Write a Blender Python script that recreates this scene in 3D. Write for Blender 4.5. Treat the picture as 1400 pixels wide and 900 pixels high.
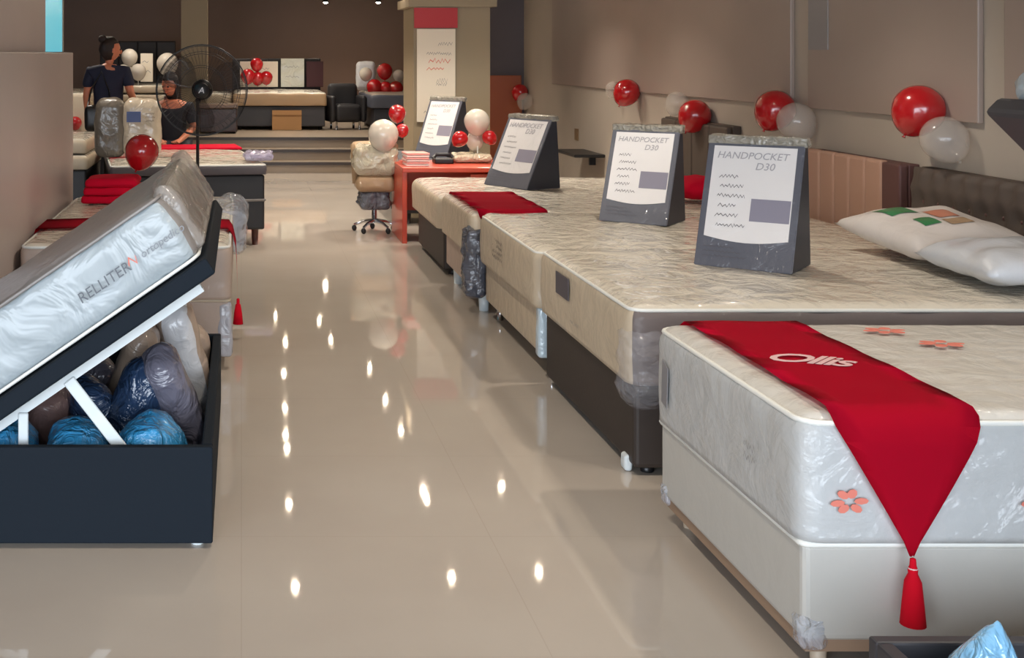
import bpy, bmesh, math, random
from mathutils import Vector, Matrix, noise
random.seed(7)
PI = math.pi
for o in list(bpy.data.objects):
    bpy.data.objects.remove(o, do_unlink=True)
SC = bpy.context.scene
COL = SC.collection

# ------------------------------------------------------------------ camera, light, exposure
F = 1700.0; CX = 330.0; CY = 75.0; H = 1.55          # focal length and principal point in 1400x900 pixels, eye height
cd = bpy.data.cameras.new('camera'); cam = bpy.data.objects.new('camera', cd); COL.objects.link(cam)
cam.location = (0, 0, H); cam.rotation_euler = (PI / 2, 0, 0)
cd.sensor_width = 36; cd.lens = F / 1400 * 36
cd.shift_x = (700 - CX) / 1400; cd.shift_y = -(450 - CY) / 1400
cd.clip_start = 0.05; cd.clip_end = 100
SC.camera = cam
SC.view_settings.view_transform = 'Standard'; SC.view_settings.look = 'None'
SC.view_settings.gamma = 1; SC.view_settings.exposure = 0.50; SC.view_settings.use_curve_mapping = False
W = bpy.data.worlds.new('daylight'); SC.world = W; W.use_nodes = True
W.node_tree.nodes['Background'].inputs['Color'].default_value = (0.80, 0.89, 1.0, 1)
W.node_tree.nodes['Background'].inputs['Strength'].default_value = 6.8
def area(name, loc, rot, sx, sy, power=0, col=(1, 1, 1), portal=False):
    l = bpy.data.lights.new(name, 'AREA'); l.shape = 'RECTANGLE'; l.size = sx; l.size_y = sy
    l.energy = power; l.color = col
    if portal: l.cycles.is_portal = True
    o = bpy.data.objects.new(name, l); COL.objects.link(o); o.location = loc; o.rotation_euler = rot
    return o
area('storefront_portal', (-1.25, -2.55, 1.35), (PI / 2, 0, 0), 9.5, 2.6, portal=True)
SPOT_POWER = 50
try: SC.cycles.max_bounces = 8
except Exception: pass

# ------------------------------------------------------------------ helpers
def lin(c):
    return tuple(((v / 255) / 12.92 if v / 255 <= 0.04045 else ((v / 255 + 0.055) / 1.055) ** 2.4) for v in c)
def at(px, py, Y):
    return Vector(((px - CX) * Y / F, Y, H - (py - CY) * Y / F))
MATS = {}
def mat(name, col, rough=0.6, metal=0.0, coat=0.0, coat_rough=0.1, bump=None, var=0.0, var_scale=6, emit=0, alpha=1.0,
        trans=0.0, spec=0.5, stretch=(1, 1, 1), sheen=0.0):
    """procedural principled material; bump = (kind, scale, strength, distance)"""
    if name in MATS: return MATS[name]
    m = bpy.data.materials.new(name); m.use_nodes = True
    nt = m.node_tree; b = nt.nodes['Principled BSDF']
    c = lin(col)
    b.inputs['Base Color'].default_value = (*c, 1)
    b.inputs['Roughness'].default_value = rough; b.inputs['Metallic'].default_value = metal
    b.inputs['Coat Weight'].default_value = coat; b.inputs['Coat Roughness'].default_value = coat_rough
    b.inputs['Alpha'].default_value = alpha; b.inputs['Transmission Weight'].default_value = trans
    b.inputs['Specular IOR Level'].default_value = spec; b.inputs['Sheen Weight'].default_value = sheen
    if emit:
        b.inputs['Emission Color'].default_value = (*c, 1); b.inputs['Emission Strength'].default_value = emit
    if bump or var:
        tc = nt.nodes.new('ShaderNodeTexCoord'); mp = nt.nodes.new('ShaderNodeMapping')
        mp.inputs['Scale'].default_value = stretch
        nt.links.new(tc.outputs['Object'], mp.inputs['Vector'])
    if var:
        n = nt.nodes.new('ShaderNodeTexNoise'); n.inputs['Scale'].default_value = var_scale
        n.inputs['Detail'].default_value = 4
        nt.links.new(mp.outputs['Vector'], n.inputs['Vector'])
        r = nt.nodes.new('ShaderNodeValToRGB')
        r.color_ramp.elements[0].position = 0.3; r.color_ramp.elements[1].position = 0.7
        r.color_ramp.elements[0].color = (*[v * (1 - var) for v in c], 1)
        r.color_ramp.elements[1].color = (*[min(1, v * (1 + var)) for v in c], 1)
        nt.links.new(n.outputs['Fac'], r.inputs['Fac']); nt.links.new(r.outputs['Color'], b.inputs['Base Color'])
    if bump:
        kind, sc, st, dist = bump
        if kind == 'noise' or kind == 'film':
            n = nt.nodes.new('ShaderNodeTexNoise'); n.inputs['Scale'].default_value = sc
            n.inputs['Detail'].default_value = 3 if kind == 'film' else 6
            n.inputs['Distortion'].default_value = 1.6 if kind == 'film' else 0
            nt.links.new(mp.outputs['Vector'], n.inputs['Vector']); out = n.outputs['Fac']
        elif kind == 'quilt':
            v = nt.nodes.new('ShaderNodeTexVoronoi'); v.inputs['Scale'].default_value = sc
            v.feature = 'SMOOTH_F1'; v.inputs['Randomness'].default_value = 0.15
            nt.links.new(mp.outputs['Vector'], v.inputs['Vector']); out = v.outputs['Distance']
        else:
            n = nt.nodes.new('ShaderNodeTexWave'); n.inputs['Scale'].default_value = sc
            n.inputs['Distortion'].default_value = 1.0
            nt.links.new(mp.outputs['Vector'], n.inputs['Vector']); out = n.outputs['Fac']
        bp = nt.nodes.new('ShaderNodeBump'); bp.inputs['Strength'].default_value = st
        bp.inputs['Distance'].default_value = dist
        nt.links.new(out, bp.inputs['Height']); nt.links.new(bp.outputs['Normal'], b.inputs['Normal'])
        if coat and kind != 'film':      # crinkled clear film over the cloth
            n2 = nt.nodes.new('ShaderNodeTexNoise'); n2.inputs['Scale'].default_value = 7
            n2.inputs['Detail'].default_value = 4; n2.inputs['Distortion'].default_value = 1.0
            nt.links.new(mp.outputs['Vector'], n2.inputs['Vector'])
            b2 = nt.nodes.new('ShaderNodeBump'); b2.inputs['Strength'].default_value = 0.9
            b2.inputs['Distance'].default_value = 0.055
            nt.links.new(n2.outputs['Fac'], b2.inputs['Height']); nt.links.new(b2.outputs['Normal'], b.inputs['Coat Normal'])
        elif coat:
            nt.links.new(bp.outputs['Normal'], b.inputs['Coat Normal'])
    MATS[name] = m
    return m

def obj(name, bm, m, parent=None, smooth=False, loc=None):
    me = bpy.data.meshes.new(name); bm.normal_update(); bm.to_mesh(me); bm.free()
    for x in (m if isinstance(m, (list, tuple)) else [m]): me.materials.append(x)
    if smooth:
        for p in me.polygons: p.use_smooth = True
    o = bpy.data.objects.new(name, me); COL.objects.link(o)
    if parent is not None: o.parent = parent
    if loc is not None: o.location = loc
    return o
def tag(o, label, cat, group=None, kind=None):
    if label: o['label'] = label
    if cat: o['category'] = cat
    if group: o['group'] = group
    if kind: o['kind'] = kind
    return o
def thing(name, label, cat, loc=(0, 0, 0), rotz=0, group=None):
    o = bpy.data.objects.new(name, None); COL.objects.link(o); o.location = loc; o.rotation_euler = (0, 0, rotz)
    o.empty_display_size = 0.1
    return tag(o, label, cat, group)
def struct(name, bm, m, parent=None, label=None):
    o = obj(name, bm, m, parent)
    if parent is None: o['kind'] = 'structure'
    if label: o['label'] = label
    return o
def BM(): return bmesh.new()
def box(bm, x0, x1, y0, y1, z0, z1, M=None, bevel=0, seg=2, mi=0):
    r = bmesh.ops.create_cube(bm, size=1)
    vs = r['verts']
    for v in vs:
        v.co = Vector(((x0 + x1) / 2 + v.co.x * (x1 - x0), (y0 + y1) / 2 + v.co.y * (y1 - y0), (z0 + z1) / 2 + v.co.z * (z1 - z0)))
    fs = list({f for v in vs for f in v.link_faces})
    for f in fs: f.material_index = mi
    if bevel:
        es = list({e for v in vs for e in v.link_edges})
        r = bmesh.ops.bevel(bm, geom=es, offset=bevel, segments=seg, affect='EDGES', profile=0.5)
        vs = list({v for f in r['faces'] for v in f.verts})
        if M is not None:
            for v in vs: v.co = M @ v.co
        return vs
    if M is not None:
        for v in vs: v.co = M @ v.co
    return vs
def bxo(name, x0, x1, y0, y1, z0, z1, m, parent=None, bevel=0, seg=2, M=None, smooth=False):
    bm = BM(); box(bm, x0, x1, y0, y1, z0, z1, M, bevel, seg)
    return obj(name, bm, m, parent, smooth)
def tube(bm, pts, r, n=10, closed=False, r2=None):
    pts = [Vector(p) for p in pts]; rings = []
    N = len(pts)
    for i, p in enumerate(pts):
        a = pts[(i - 1) % N] if closed or i > 0 else p
        b = pts[(i + 1) % N] if closed or i < N - 1 else p
        d = (b - a).normalized()
        up = Vector((0, 0, 1)) if abs(d.z) < 0.9 else Vector((1, 0, 0))
        u = d.cross(up).normalized(); v = d.cross(u)
        rr = r if r2 is None else r + (r2 - r) * i / max(1, N - 1)
        rings.append([bm.verts.new(p + (u * math.cos(2 * PI * k / n) + v * math.sin(2 * PI * k / n)) * rr) for k in range(n)])
    for i in range(N if closed else N - 1):
        A, B = rings[i], rings[(i + 1) % N]
        for k in range(n):
            bm.faces.new((A[k], A[(k + 1) % n], B[(k + 1) % n], B[k]))
    if not closed:
        bm.faces.new(rings[0]); bm.faces.new(rings[-1][::-1])
def lathe(bm, prof, n=20, loc=(0, 0, 0), M=None):
    rings = []
    L = Vector(loc)
    for (r, z) in prof:
        if r < 1e-5: rings.append([bm.verts.new(Vector((0, 0, z)) + L)])
        else: rings.append([bm.verts.new(Vector((r * math.cos(2 * PI * k / n), r * math.sin(2 * PI * k / n), z)) + L) for k in range(n)])
    for A, B in zip(rings[:-1], rings[1:]):
        for k in range(n):
            k2 = (k + 1) % n
            if len(A) == 1 and len(B) == 1: continue
            if len(A) == 1: bm.faces.new((A[0], B[k2], B[k]))
            elif len(B) == 1: bm.faces.new((A[k], A[k2], B[0]))
            else: bm.faces.new((A[k], A[k2], B[k2], B[k]))
    for R, rev in ((rings[0], True), (rings[-1], False)):
        if len(R) > 1: bm.faces.new(R[::-1] if rev else R)
    if M is not None:
        for R in rings:
            for v in R: v.co = M @ v.co
def cyl(bm, p0, p1, r, n=14, r2=None): tube(bm, [p0, p1], r, n, r2=r2)
def rounded(bm, x0, x1, y0, y1, z0, z1, r, cuts=(8, 8, 3), puff=0.0, crumple=0.0, seed=0, M=None, fsc=6.0, flat=False):
    """soft upholstered block: subdivided box pulled to a rounded outline, a little puffed and crumpled"""
    nx, ny, nz = cuts; cx, cy, cz = (x0 + x1) / 2, (y0 + y1) / 2, (z0 + z1) / 2
    hx, hy, hz = (x1 - x0) / 2, (y1 - y0) / 2, (z1 - z0) / 2
    def samples(h, n):      # extra rows inside the edge radius
        e = [-h, -h + r * 0.3, -h + r * 0.65, -h + r]
        mid = [-h + r + (2 * h - 2 * r) * i / n for i in range(1, n)]
        return e + mid + [h - r, h - r * 0.65, h - r * 0.3, h]
    X, Y, Z = samples(hx, nx), samples(hy, ny), samples(hz, nz)
    vid = {}
    def V(i, j, k):
        key = (i, j, k)
        if key in vid: return vid[key]
        p = Vector((X[i], Y[j], Z[k]))
        q = Vector((max(-hx + r, min(hx - r, p.x)), max(-hy + r, min(hy - r, p.y)), max(-hz + r, min(hz - r, p.z))))
        d = p - q
        nrm = d.normalized() if d.length > 1e-9 else Vector((0, 0, 1))
        if d.length > 1e-9:
            p0 = p.copy(); p = q + nrm * r
            if flat and p0.z < -hz + r:      # crisp lower edge that sits on the box below
                q2 = Vector((q.x, q.y, p0.z)); d2 = Vector((p0.x - q.x, p0.y - q.y, 0))
                if d2.length > 1e-9:
                    m_ = max(abs(d2.x), abs(d2.y)); p = q2 + d2.normalized() * (m_ if k == 0 else r)
                    nrm = d2.normalized() if k > 0 else Vector((0, 0, -1))
                else: p = p0
        if puff:
            u, v, w = p.x / hx, p.y / hy, p.z / hz
            p += Vector((0, 0, max(0, nrm.z))) * puff * (1 - u ** 4) * (1 - v ** 4)
            p += Vector((nrm.x, nrm.y, 0)) * puff * 0.6 * (1 - w ** 2)
        if crumple:
            c = noise.noise(Vector((p.x * fsc + seed, p.y * fsc, p.z * fsc * 1.5))) + 0.5 * noise.noise(Vector((p.x * fsc * 2.3, p.y * fsc * 2.3 + seed, p.z * fsc * 3)))
            if nrm.z > -.3: p += nrm * crumple * c
        p += Vector((cx, cy, cz))
        if M is not None: p = M @ p
        vid[key] = bm.verts.new(p); return vid[key]
    a, b, c = len(X) - 1, len(Y) - 1, len(Z) - 1
    def F4(vs, mi):
        f = bm.faces.new(vs); f.material_index = mi
    for i in range(a):
        for j in range(b):
            F4((V(i, j, c), V(i + 1, j, c), V(i + 1, j + 1, c), V(i, j + 1, c)), 0)
            F4((V(i, j, 0), V(i, j + 1, 0), V(i + 1, j + 1, 0), V(i + 1, j, 0)), 1)
    for i in range(a):
        for k in range(c):
            F4((V(i, 0, k), V(i + 1, 0, k), V(i + 1, 0, k + 1), V(i, 0, k + 1)), 1)
            F4((V(i, b, k), V(i, b, k + 1), V(i + 1, b, k + 1), V(i + 1, b, k)), 1)
    for j in range(b):
        for k in range(c):
            F4((V(0, j, k), V(0, j, k + 1), V(0, j + 1, k + 1), V(0, j + 1, k)), 2)
            F4((V(a, j, k), V(a, j + 1, k), V(a, j + 1, k + 1), V(a, j, k + 1)), 2)
def rrect(x0, x1, y0, y1, z, r, n=6, M=None):
    P = []
    for (cx, cy, a0) in ((x1 - r, y1 - r, 0), (x0 + r, y1 - r, PI / 2), (x0 + r, y0 + r, PI), (x1 - r, y0 + r, 1.5 * PI)):
        for k in range(n + 1):
            a = a0 + PI / 2 * k / n
            p = Vector((cx + r * math.cos(a), cy + r * math.sin(a), z))
            P.append(M @ p if M is not None else p)
    return P
def text_obj(name, s, size, m, M, parent=None, shear=0.0, depth=0.0006, spacing=1.0, bold=0.0):
    cu = bpy.data.curves.new(name, 'FONT'); cu.body = s; cu.size = size; cu.extrude = depth; cu.shear = shear
    cu.align_x = 'CENTER'; cu.align_y = 'CENTER'; cu.space_character = spacing; cu.offset = bold; cu.resolution_u = 3
    t = bpy.data.objects.new(name, cu); COL.objects.link(t)
    dg = bpy.context.evaluated_depsgraph_get(); me = bpy.data.meshes.new_from_object(t.evaluated_get(dg))
    bpy.data.objects.remove(t, do_unlink=True)
    me.transform(M); me.materials.clear(); me.materials.append(m)
    o = bpy.data.objects.new(name, me); COL.objects.link(o)
    if parent is not None: o.parent = parent
    return o
def frame(origin, u, v):
    u = Vector(u).normalized(); v = Vector(v).normalized(); n = u.cross(v).normalized()
    M = Matrix((u, v, n)).transposed().to_4x4(); M.translation = Vector(origin); return M
def scribble(bm, M, x0, x1, y, amp, th, seed, step=0.006):
    """a row of blurred handwriting: a flat zigzag ribbon"""
    rnd = random.Random(seed); pts = []; x = x0; k = 0
    while x < x1:
        pts.append((x, y + (amp if k % 2 else -amp) * rnd.uniform(0.3, 1))); x += step * rnd.uniform(0.6, 1.5); k += 1
    for (a, b), (c, d) in zip(pts[:-1], pts[1:]):
        q = [(a, b), (c, d), (c, d + th), (a, b + th)]
        vs = [bm.verts.new(M @ Vector((p[0], p[1], 0.0012))) for p in q]; bm.faces.new(vs)
_obj0 = obj
def obj(name, bm, m, parent=None, smooth=False, loc=None):
    o = _obj0(name, bm, m, parent, smooth, loc)
    if name in ('lettering', 'printed_mark', 'printed_script', 'handwritten_lines', 'printed_flower'): o['kind'] = 'stuff'
    return o
def poly(bm, pts, M, h=0.001):
    lo = [bm.verts.new(M @ Vector((x, y, 0))) for x, y in pts]; hi = [bm.verts.new(M @ Vector((x, y, h))) for x, y in pts]
    bm.faces.new(hi); n = len(pts)
    for i in range(n): bm.faces.new((lo[i], lo[(i + 1) % n], hi[(i + 1) % n], hi[i]))

# ------------------------------------------------------------------ materials
M_ceil = mat('ceiling_paint', (150, 140, 128), 0.8)
M_wall_low = mat('wall_paint_light', (172, 161, 148), 0.6, var=0.03, var_scale=2)
M_wall_pan = mat('wall_panel_brown', (154, 138, 128), 0.45, var=0.04, var_scale=1.5)
M_wall_back = mat('wall_paint_brown', (126, 102, 88), 0.6, var=0.03, var_scale=2)
M_pillar = mat('pillar_laminate', (206, 192, 186), 0.35, var=0.03, var_scale=2)
M_pillar_up = mat('pillar_plaster', (200, 184, 178), 0.5, var=0.03, var_scale=2)
M_dark_wall = mat('dark_paint', (92, 84, 88), 0.6)
M_column = mat('column_paint', (150, 134, 108), 0.6)
M_step = mat('platform_wood', (150, 134, 116), 0.35, var=0.06, var_scale=4, stretch=(0.4, 3, 3))
M_stepnose = mat('step_edge_dark', (58, 48, 42), 0.4)
M_quilt_cream = mat('quilt_cream', (214, 206, 190), 0.6, coat=1.0, coat_rough=0.05, bump=('quilt', 11, 0.4, 0.02))
M_quilt_white = mat('quilt_white', (200, 197, 190), 0.6, coat=0.5, coat_rough=0.09, bump=('quilt', 9, 0.7, 0.03))
M_side_white = mat('side_white', (182, 184, 184), 0.6, coat=0.6, coat_rough=0.08, bump=('noise', 9, 0.5, 0.02))
M_side_cream = mat('side_cream', (196, 180, 156), 0.6, coat=0.35, coat_rough=0.14, bump=('noise', 12, 0.25, 0.01))
M_side_taupe = mat('side_taupe', (104, 94, 92), 0.6, coat=0.15, coat_rough=0.15, bump=('noise', 12, 0.25, 0.01))
M_film_white = mat('film_white', (160, 170, 175), 0.5, coat=0.55, coat_rough=0.1, bump=('film', 5, 0.7, 0.03))
M_film_shaded = mat('film_shaded', (134, 129, 126), 0.45, coat=0.3, coat_rough=0.18, bump=('film', 5, 0.5, 0.02))  # greyer film colour stands in for weaker light on the tilted mattress top
M_base_white = mat('base_white_leather', (186, 184, 178), 0.45, coat=0.1, bump=('noise', 25, 0.15, 0.005))
M_base_brown = mat('base_brown', (50, 42, 38), 0.55, bump=('noise', 60, 0.2, 0.002))
M_base_black = mat('base_black', (34, 32, 34), 0.5)
M_base_slate = mat('base_slate', (26, 33, 41), 0.75, spec=.12, bump=('noise', 80, 0.2, 0.002))
M_base_pink = mat('base_pinkbeige', (182, 162, 148), 0.6, coat=0.2, bump=('noise', 20, 0.3, 0.006))
M_white_metal = mat('white_metal', (216, 224, 226), 0.35)
M_piping = mat('piping_white', (226, 226, 220), 0.5)
M_piping_g = mat('piping_grey', (120, 114, 110), 0.5)
M_red = mat('runner_red', (200, 8, 44), 0.9, spec=0.15)
M_redlt = mat('red_tassel', (205, 12, 36), 0.9, spec=.15)
M_silver = mat('silver_thread', (226, 184, 184), 0.4)
M_chrome = mat('chrome', (200, 200, 205), 0.2, metal=1)
M_wood = mat('leg_wood', (198, 180, 158), 0.5)
M_leg_dark = mat('leg_darkwood', (82, 44, 34), 0.5)
M_brown_strip = mat('kraft_strip', (150, 124, 102), 0.7)
M_print_red = mat('print_red', (214, 122, 106), 0.8)
M_print_grey = mat('print_grey', (126, 124, 126), 0.7)
M_print_dark = mat('print_dark', (86, 80, 84), 0.7)
M_sign_frame = mat('sign_slate', (88, 90, 100), 0.4, coat=0.5, coat_rough=0.1, bump=('noise', 8, 0.2, 0.004))
M_sign_white = mat('sign_white', (226, 222, 220), 0.35, coat=0.5, coat_rough=0.08, bump=('noise', 6, 0.15, 0.004))
M_sign_side = mat('sign_side_dark', (52, 54, 62), 0.5)
M_ball_red = mat('balloon_red', (172, 20, 26), 0.2, coat=0.6, coat_rough=0.03)
M_ball_white = mat('balloon_pearl', (214, 204, 190), 0.18, coat=0.6, coat_rough=0.03, alpha=0.86)
M_ball_clear = mat('balloon_clear', (206, 196, 186), 0.14, coat=0.6, coat_rough=0.03, alpha=0.34)
M_hb_tuft = mat('headboard_brown', (78, 66, 58), 0.7, bump=('noise', 50, 0.2, 0.003))
M_hb_pink = mat('headboard_salmon', (178, 140, 120), 0.6, bump=('noise', 50, 0.2, 0.003))
M_hb_maroon = mat('headboard_maroon', (92, 60, 56), 0.6)
M_pillow_w = mat('pillow_white_film', (204, 208, 214), 0.4, coat=0.5, coat_rough=0.1, bump=('film', 7, 0.4, 0.015))
M_pillow_c = mat('pillow_cloth', (206, 198, 192), 0.7, coat=0.2, bump=('noise', 10, 0.3, 0.01))
M_green = mat('print_green', (34, 120, 66), 0.5, coat=0.4)
M_orange_p = mat('print_orange', (190, 120, 92), 0.5, coat=0.4)
M_blue_film = mat('blue_film', (58, 150, 205), 0.3, coat=0.9, coat_rough=0.05, bump=('film', 16, 1.0, 0.03))
M_navy_film = mat('navy_film', (42, 62, 92), 0.3, coat=0.9, coat_rough=0.06, bump=('film', 12, 0.9, 0.03))
M_greyviolet = mat('grey_film', (110, 108, 122), 0.3, coat=0.8, coat_rough=0.08, bump=('film', 9, 0.8, 0.03))
M_beige_film = mat('beige_film', (176, 154, 136), 0.35, coat=0.6, coat_rough=0.08, bump=('film', 9, 0.7, 0.02))
M_white_roll = mat('white_roll_film', (214, 214, 216), 0.4, coat=0.7, coat_rough=0.08, bump=('film', 11, 0.6, 0.02))
M_brownfilm = mat('brown_film', (120, 96, 92), 0.35, coat=0.7, coat_rough=0.08, bump=('film', 11, 0.8, 0.02))
M_film = mat('clear_film', (215, 222, 235), 0.12, coat=1.0, coat_rough=0.04, alpha=0.38, bump=('film', 14, 1.0, 0.04))
M_orange = mat('desk_orange', (196, 66, 38), 0.4, coat=0.3)
M_paper_pink = mat('paper_pink', (230, 160, 150), 0.7)
M_black = mat('black_plastic', (22, 22, 24), 0.4)
M_smoke = mat('smoke_plastic', (60, 50, 48), 0.25, alpha=0.55)
M_door_or = mat('orange_brown_wood', (150, 74, 34), 0.4)
M_cardboard = mat('cardboard', (170, 128, 84), 0.8)
M_tan = mat('tan_cloth', (164, 134, 100), 0.6, coat=0.5, bump=('noise', 14, 0.3, 0.01))
M_skin = mat('skin', (196, 120, 88), 0.5)
M_hair = mat('hair_dark', (32, 20, 18), 0.5, bump=('wave', 40, 0.6, 0.004))
M_navy = mat('navy_cloth', (26, 30, 52), 0.8)
M_darkcloth = mat('charcoal_cloth', (30, 32, 40), 0.8)
M_jeans = mat('dark_jeans', (34, 36, 46), 0.8)
M_maroon = mat('maroon_panel', (66, 26, 30), 0.6)
M_poster = mat('poster_white', (226, 214, 194), 0.5)
M_poster_red = mat('poster_red', (176, 24, 34), 0.5)
M_lamp = mat('lamp_glow', (255, 236, 205), 0.5, emit=260)
M_cyan = mat('cyan_glass_glow', (96, 190, 208), 0.3, emit=0.55)  # emission stands in for daylight in the glass edge
M_lavender = mat('lavender_film', (186, 178, 205), 0.2, coat=1, coat_rough=0.05, alpha=0.7, bump=('film', 14, 1.0, 0.03))

# ------------------------------------------------------------------ the room
def floor_material():
    m = bpy.data.materials.new('polished_porcelain'); m.use_nodes = True; nt = m.node_tree; b = nt.nodes['Principled BSDF']
    tc = nt.nodes.new('ShaderNodeTexCoord')
    n = nt.nodes.new('ShaderNodeTexNoise'); n.inputs['Scale'].default_value = 1.3; n.inputs['Detail'].default_value = 5
    nt.links.new(tc.outputs['Object'], n.inputs['Vector'])
    r = nt.nodes.new('ShaderNodeValToRGB'); r.color_ramp.elements[0].position = 0.3; r.color_ramp.elements[1].position = 0.7
    r.color_ramp.elements[0].color = (*lin((186, 175, 163)), 1); r.color_ramp.elements[1].color = (*lin((194, 184, 172)), 1)
    nt.links.new(n.outputs['Fac'], r.inputs['Fac'])
    br = nt.nodes.new('ShaderNodeTexBrick'); br.offset = 0; br.inputs['Scale'].default_value = 1
    br.inputs['Brick Width'].default_value = 0.8; br.inputs['Row Height'].default_value = 0.8
    br.inputs['Mortar Size'].default_value = 0.002; br.inputs['Color1'].default_value = br.inputs['Color2'].default_value = (1, 1, 1, 1)
    br.inputs['Mortar'].default_value = (0.93, 0.92, 0.91, 1)
    nt.links.new(tc.outputs['Object'], br.inputs['Vector'])
    mx = nt.nodes.new('ShaderNodeMixRGB'); mx.blend_type = 'MULTIPLY'; mx.inputs['Fac'].default_value = 1
    nt.links.new(r.outputs['Color'], mx.inputs['Color1']); nt.links.new(br.outputs['Color'], mx.inputs['Color2'])
    nt.links.new(mx.outputs['Color'], b.inputs['Base Color'])
    b.inputs['Roughness'].default_value = 0.035; b.inputs['Specular IOR Level'].default_value = 0.55
    n2 = nt.nodes.new('ShaderNodeTexNoise'); n2.inputs['Scale'].default_value = 1.1
    nt.links.new(tc.outputs['Object'], n2.inputs['Vector'])
    bp = nt.nodes.new('ShaderNodeBump'); bp.inputs['Strength'].default_value = 0.03; bp.inputs['Distance'].default_value = 0.004
    nt.links.new(n2.outputs['Fac'], bp.inputs['Height']); nt.links.new(bp.outputs['Normal'], b.inputs['Normal'])
    return m
CZ = 2.64; XR = 3.5; XL = -6.0; YB = 23.0; YF = -2.6
def sbox(name, x0, x1, y0, y1, z0, z1, m, label=None, parent=None):
    bm = BM(); box(bm, x0, x1, y0, y1, z0, z1); return struct(name, bm, m, parent, label)
sbox('floor', XL - .2, XR + .2, -9, YB + .2, -0.1, 0, floor_material(), 'polished beige porcelain floor reflecting the spotlights')
sbox('ceiling', XL - .2, XR + .2, YF, YB + .2, CZ, CZ + .1, M_ceil)
wr = sbox('wall_right', XR, XR + .2, YF, 15.4, 0, CZ, M_wall_low, 'beige side wall behind the headboards')
sbox('wall_left', XL - .2, XL, YF, YB, 0, CZ, M_wall_back)
sbox('wall_back', XL, 3.0, YB, YB + .2, 0, CZ, M_wall_back, 'dark brown wall behind the platform')
sbox('wall_corner', 3.0, 3.5, 15.4, 15.6, 0, CZ, M_dark_wall, 'dark grey return wall right of the column')
sbox('wall_recess', 3.0, 3.2, 15.6, YB, 0, CZ, M_wall_back)
# brown panels on the upper part of the right wall
for i, (ya, yb) in enumerate(((5.86, 7.62), (7.86, 13.9))):
    o = bxo('wall_panel', XR - .03, XR, ya, yb, 1.225, CZ, M_wall_pan, wr, bevel=.006)
o = bxo('wall_panel', XR - .03, XR, 2.0, 5.66, 1.225, CZ, M_wall_pan, wr, bevel=.006)
o = bxo('panel_strip', XR - .036, XR, 7.35, 7.6, 1.58, CZ, M_print_grey if False else mat('strip_grey', (136, 132, 132), 0.4), wr); o['label'] = 'pale grey upright strip between the brown panels'
bxo('wall_switch', XR - .012, XR, 12.9, 13.02, .66, .78, mat('switch_brass', (120, 96, 66), .5), wr)
sh = thing('wall_shelf', 'small dark shelf low on the beige wall behind the third sign', 'shelf', (3.4, 12.3, .56))
bxo('shelf_board', -.2, .1, -.35, .4, 0, .03, M_black, sh, bevel=.01); bxo('bracket', .04, .1, -.02, .02, -.1, 0, M_black, sh)
# platform with steps
st = thing('platform', None, None); del_keys = [k for k in st.keys()]
st['kind'] = 'structure'; st.name = 'trim_1'; st['label'] = 'raised platform with three brown steps at the back'
for i in range(3):
    y = 16.3 + i * .36
    bxo('step', XL + .01, 2.99, y, y + .36 if i < 2 else YB - .01, 0 if i == 0 else .0, .14 * (i + 1), M_step, st)
    bxo('step_nosing', XL + .01, 2.99, y - .025, y, .14 * (i + 1) - .035, .14 * (i + 1) + .004, M_stepnose, st)
PZ = .42
# partition pillar on the left
bm = BM(); box(bm, -1.6, -1.12, 5.75, 8.28, 0, 1.565, bevel=.006); lp = struct('wall_partition', bm, M_pillar, None, 'grey beige half-height partition at the left edge')
bm = BM(); box(bm, -1.56, -1.18, 5.78, 7.49, 1.565, CZ); obj('upper_panel', bm, M_pillar_up, lp)
cp = bxo('window_1', -1.50, -1.185, 7.5, 8.22, 1.57, CZ, M_cyan); cp['kind'] = 'structure'; cp['label'] = 'cyan glass strip above the partition, its daylight put in as glow'
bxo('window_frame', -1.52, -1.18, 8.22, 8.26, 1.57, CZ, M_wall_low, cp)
# free standing column with poster
cl = sbox('wall_column', 1.80, 2.60, 13.0, 13.8, 0, CZ, M_column, 'square beige column carrying the poster')
bxo('column_capital', 1.74, 2.66, 12.94, 13.86, 2.05, 2.14, M_column, cl)
# slim far column
sbox('wall_pier', -.92, -.52, 19.0, 19.4, PZ, CZ, M_column, 'slim pale column standing behind the fan')
ps = thing('poster', 'tall white poster with a red header on the beige column', 'poster', (1.83, 12.97, 0))
bxo('poster_sheet', 0, .40, -.015, 0, .85, 1.82, M_poster, ps); bxo('poster_header', -.03, .42, -.03, 0, 1.83, 2.04, M_poster_red, ps)
bm = BM(); Mp = frame((0.2, -.0165, 0), (1, 0, 0), (0, 0, 1))
for k, (y, a, b, am) in enumerate(((1.66, .02, .17, .02), (1.56, -.10, .17, .018), (1.28, .0, .12, .03), (1.24, 0, .12, .02), (1.02, -.06, .16, .02), (.95, -.13, .17, .015))):
    scribble(bm, Mp, a, b, y, am, .006, k, .012)
obj('lettering', bm, M_print_dark, ps)
bm = BM(); scribble(bm, Mp, -.08, .15, 1.48, .03, .012, 9, .02); scribble(bm, Mp, -.1, .08, 1.4, .02, .01, 19, .02); obj('lettering', bm, M_print_red, ps)

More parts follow.
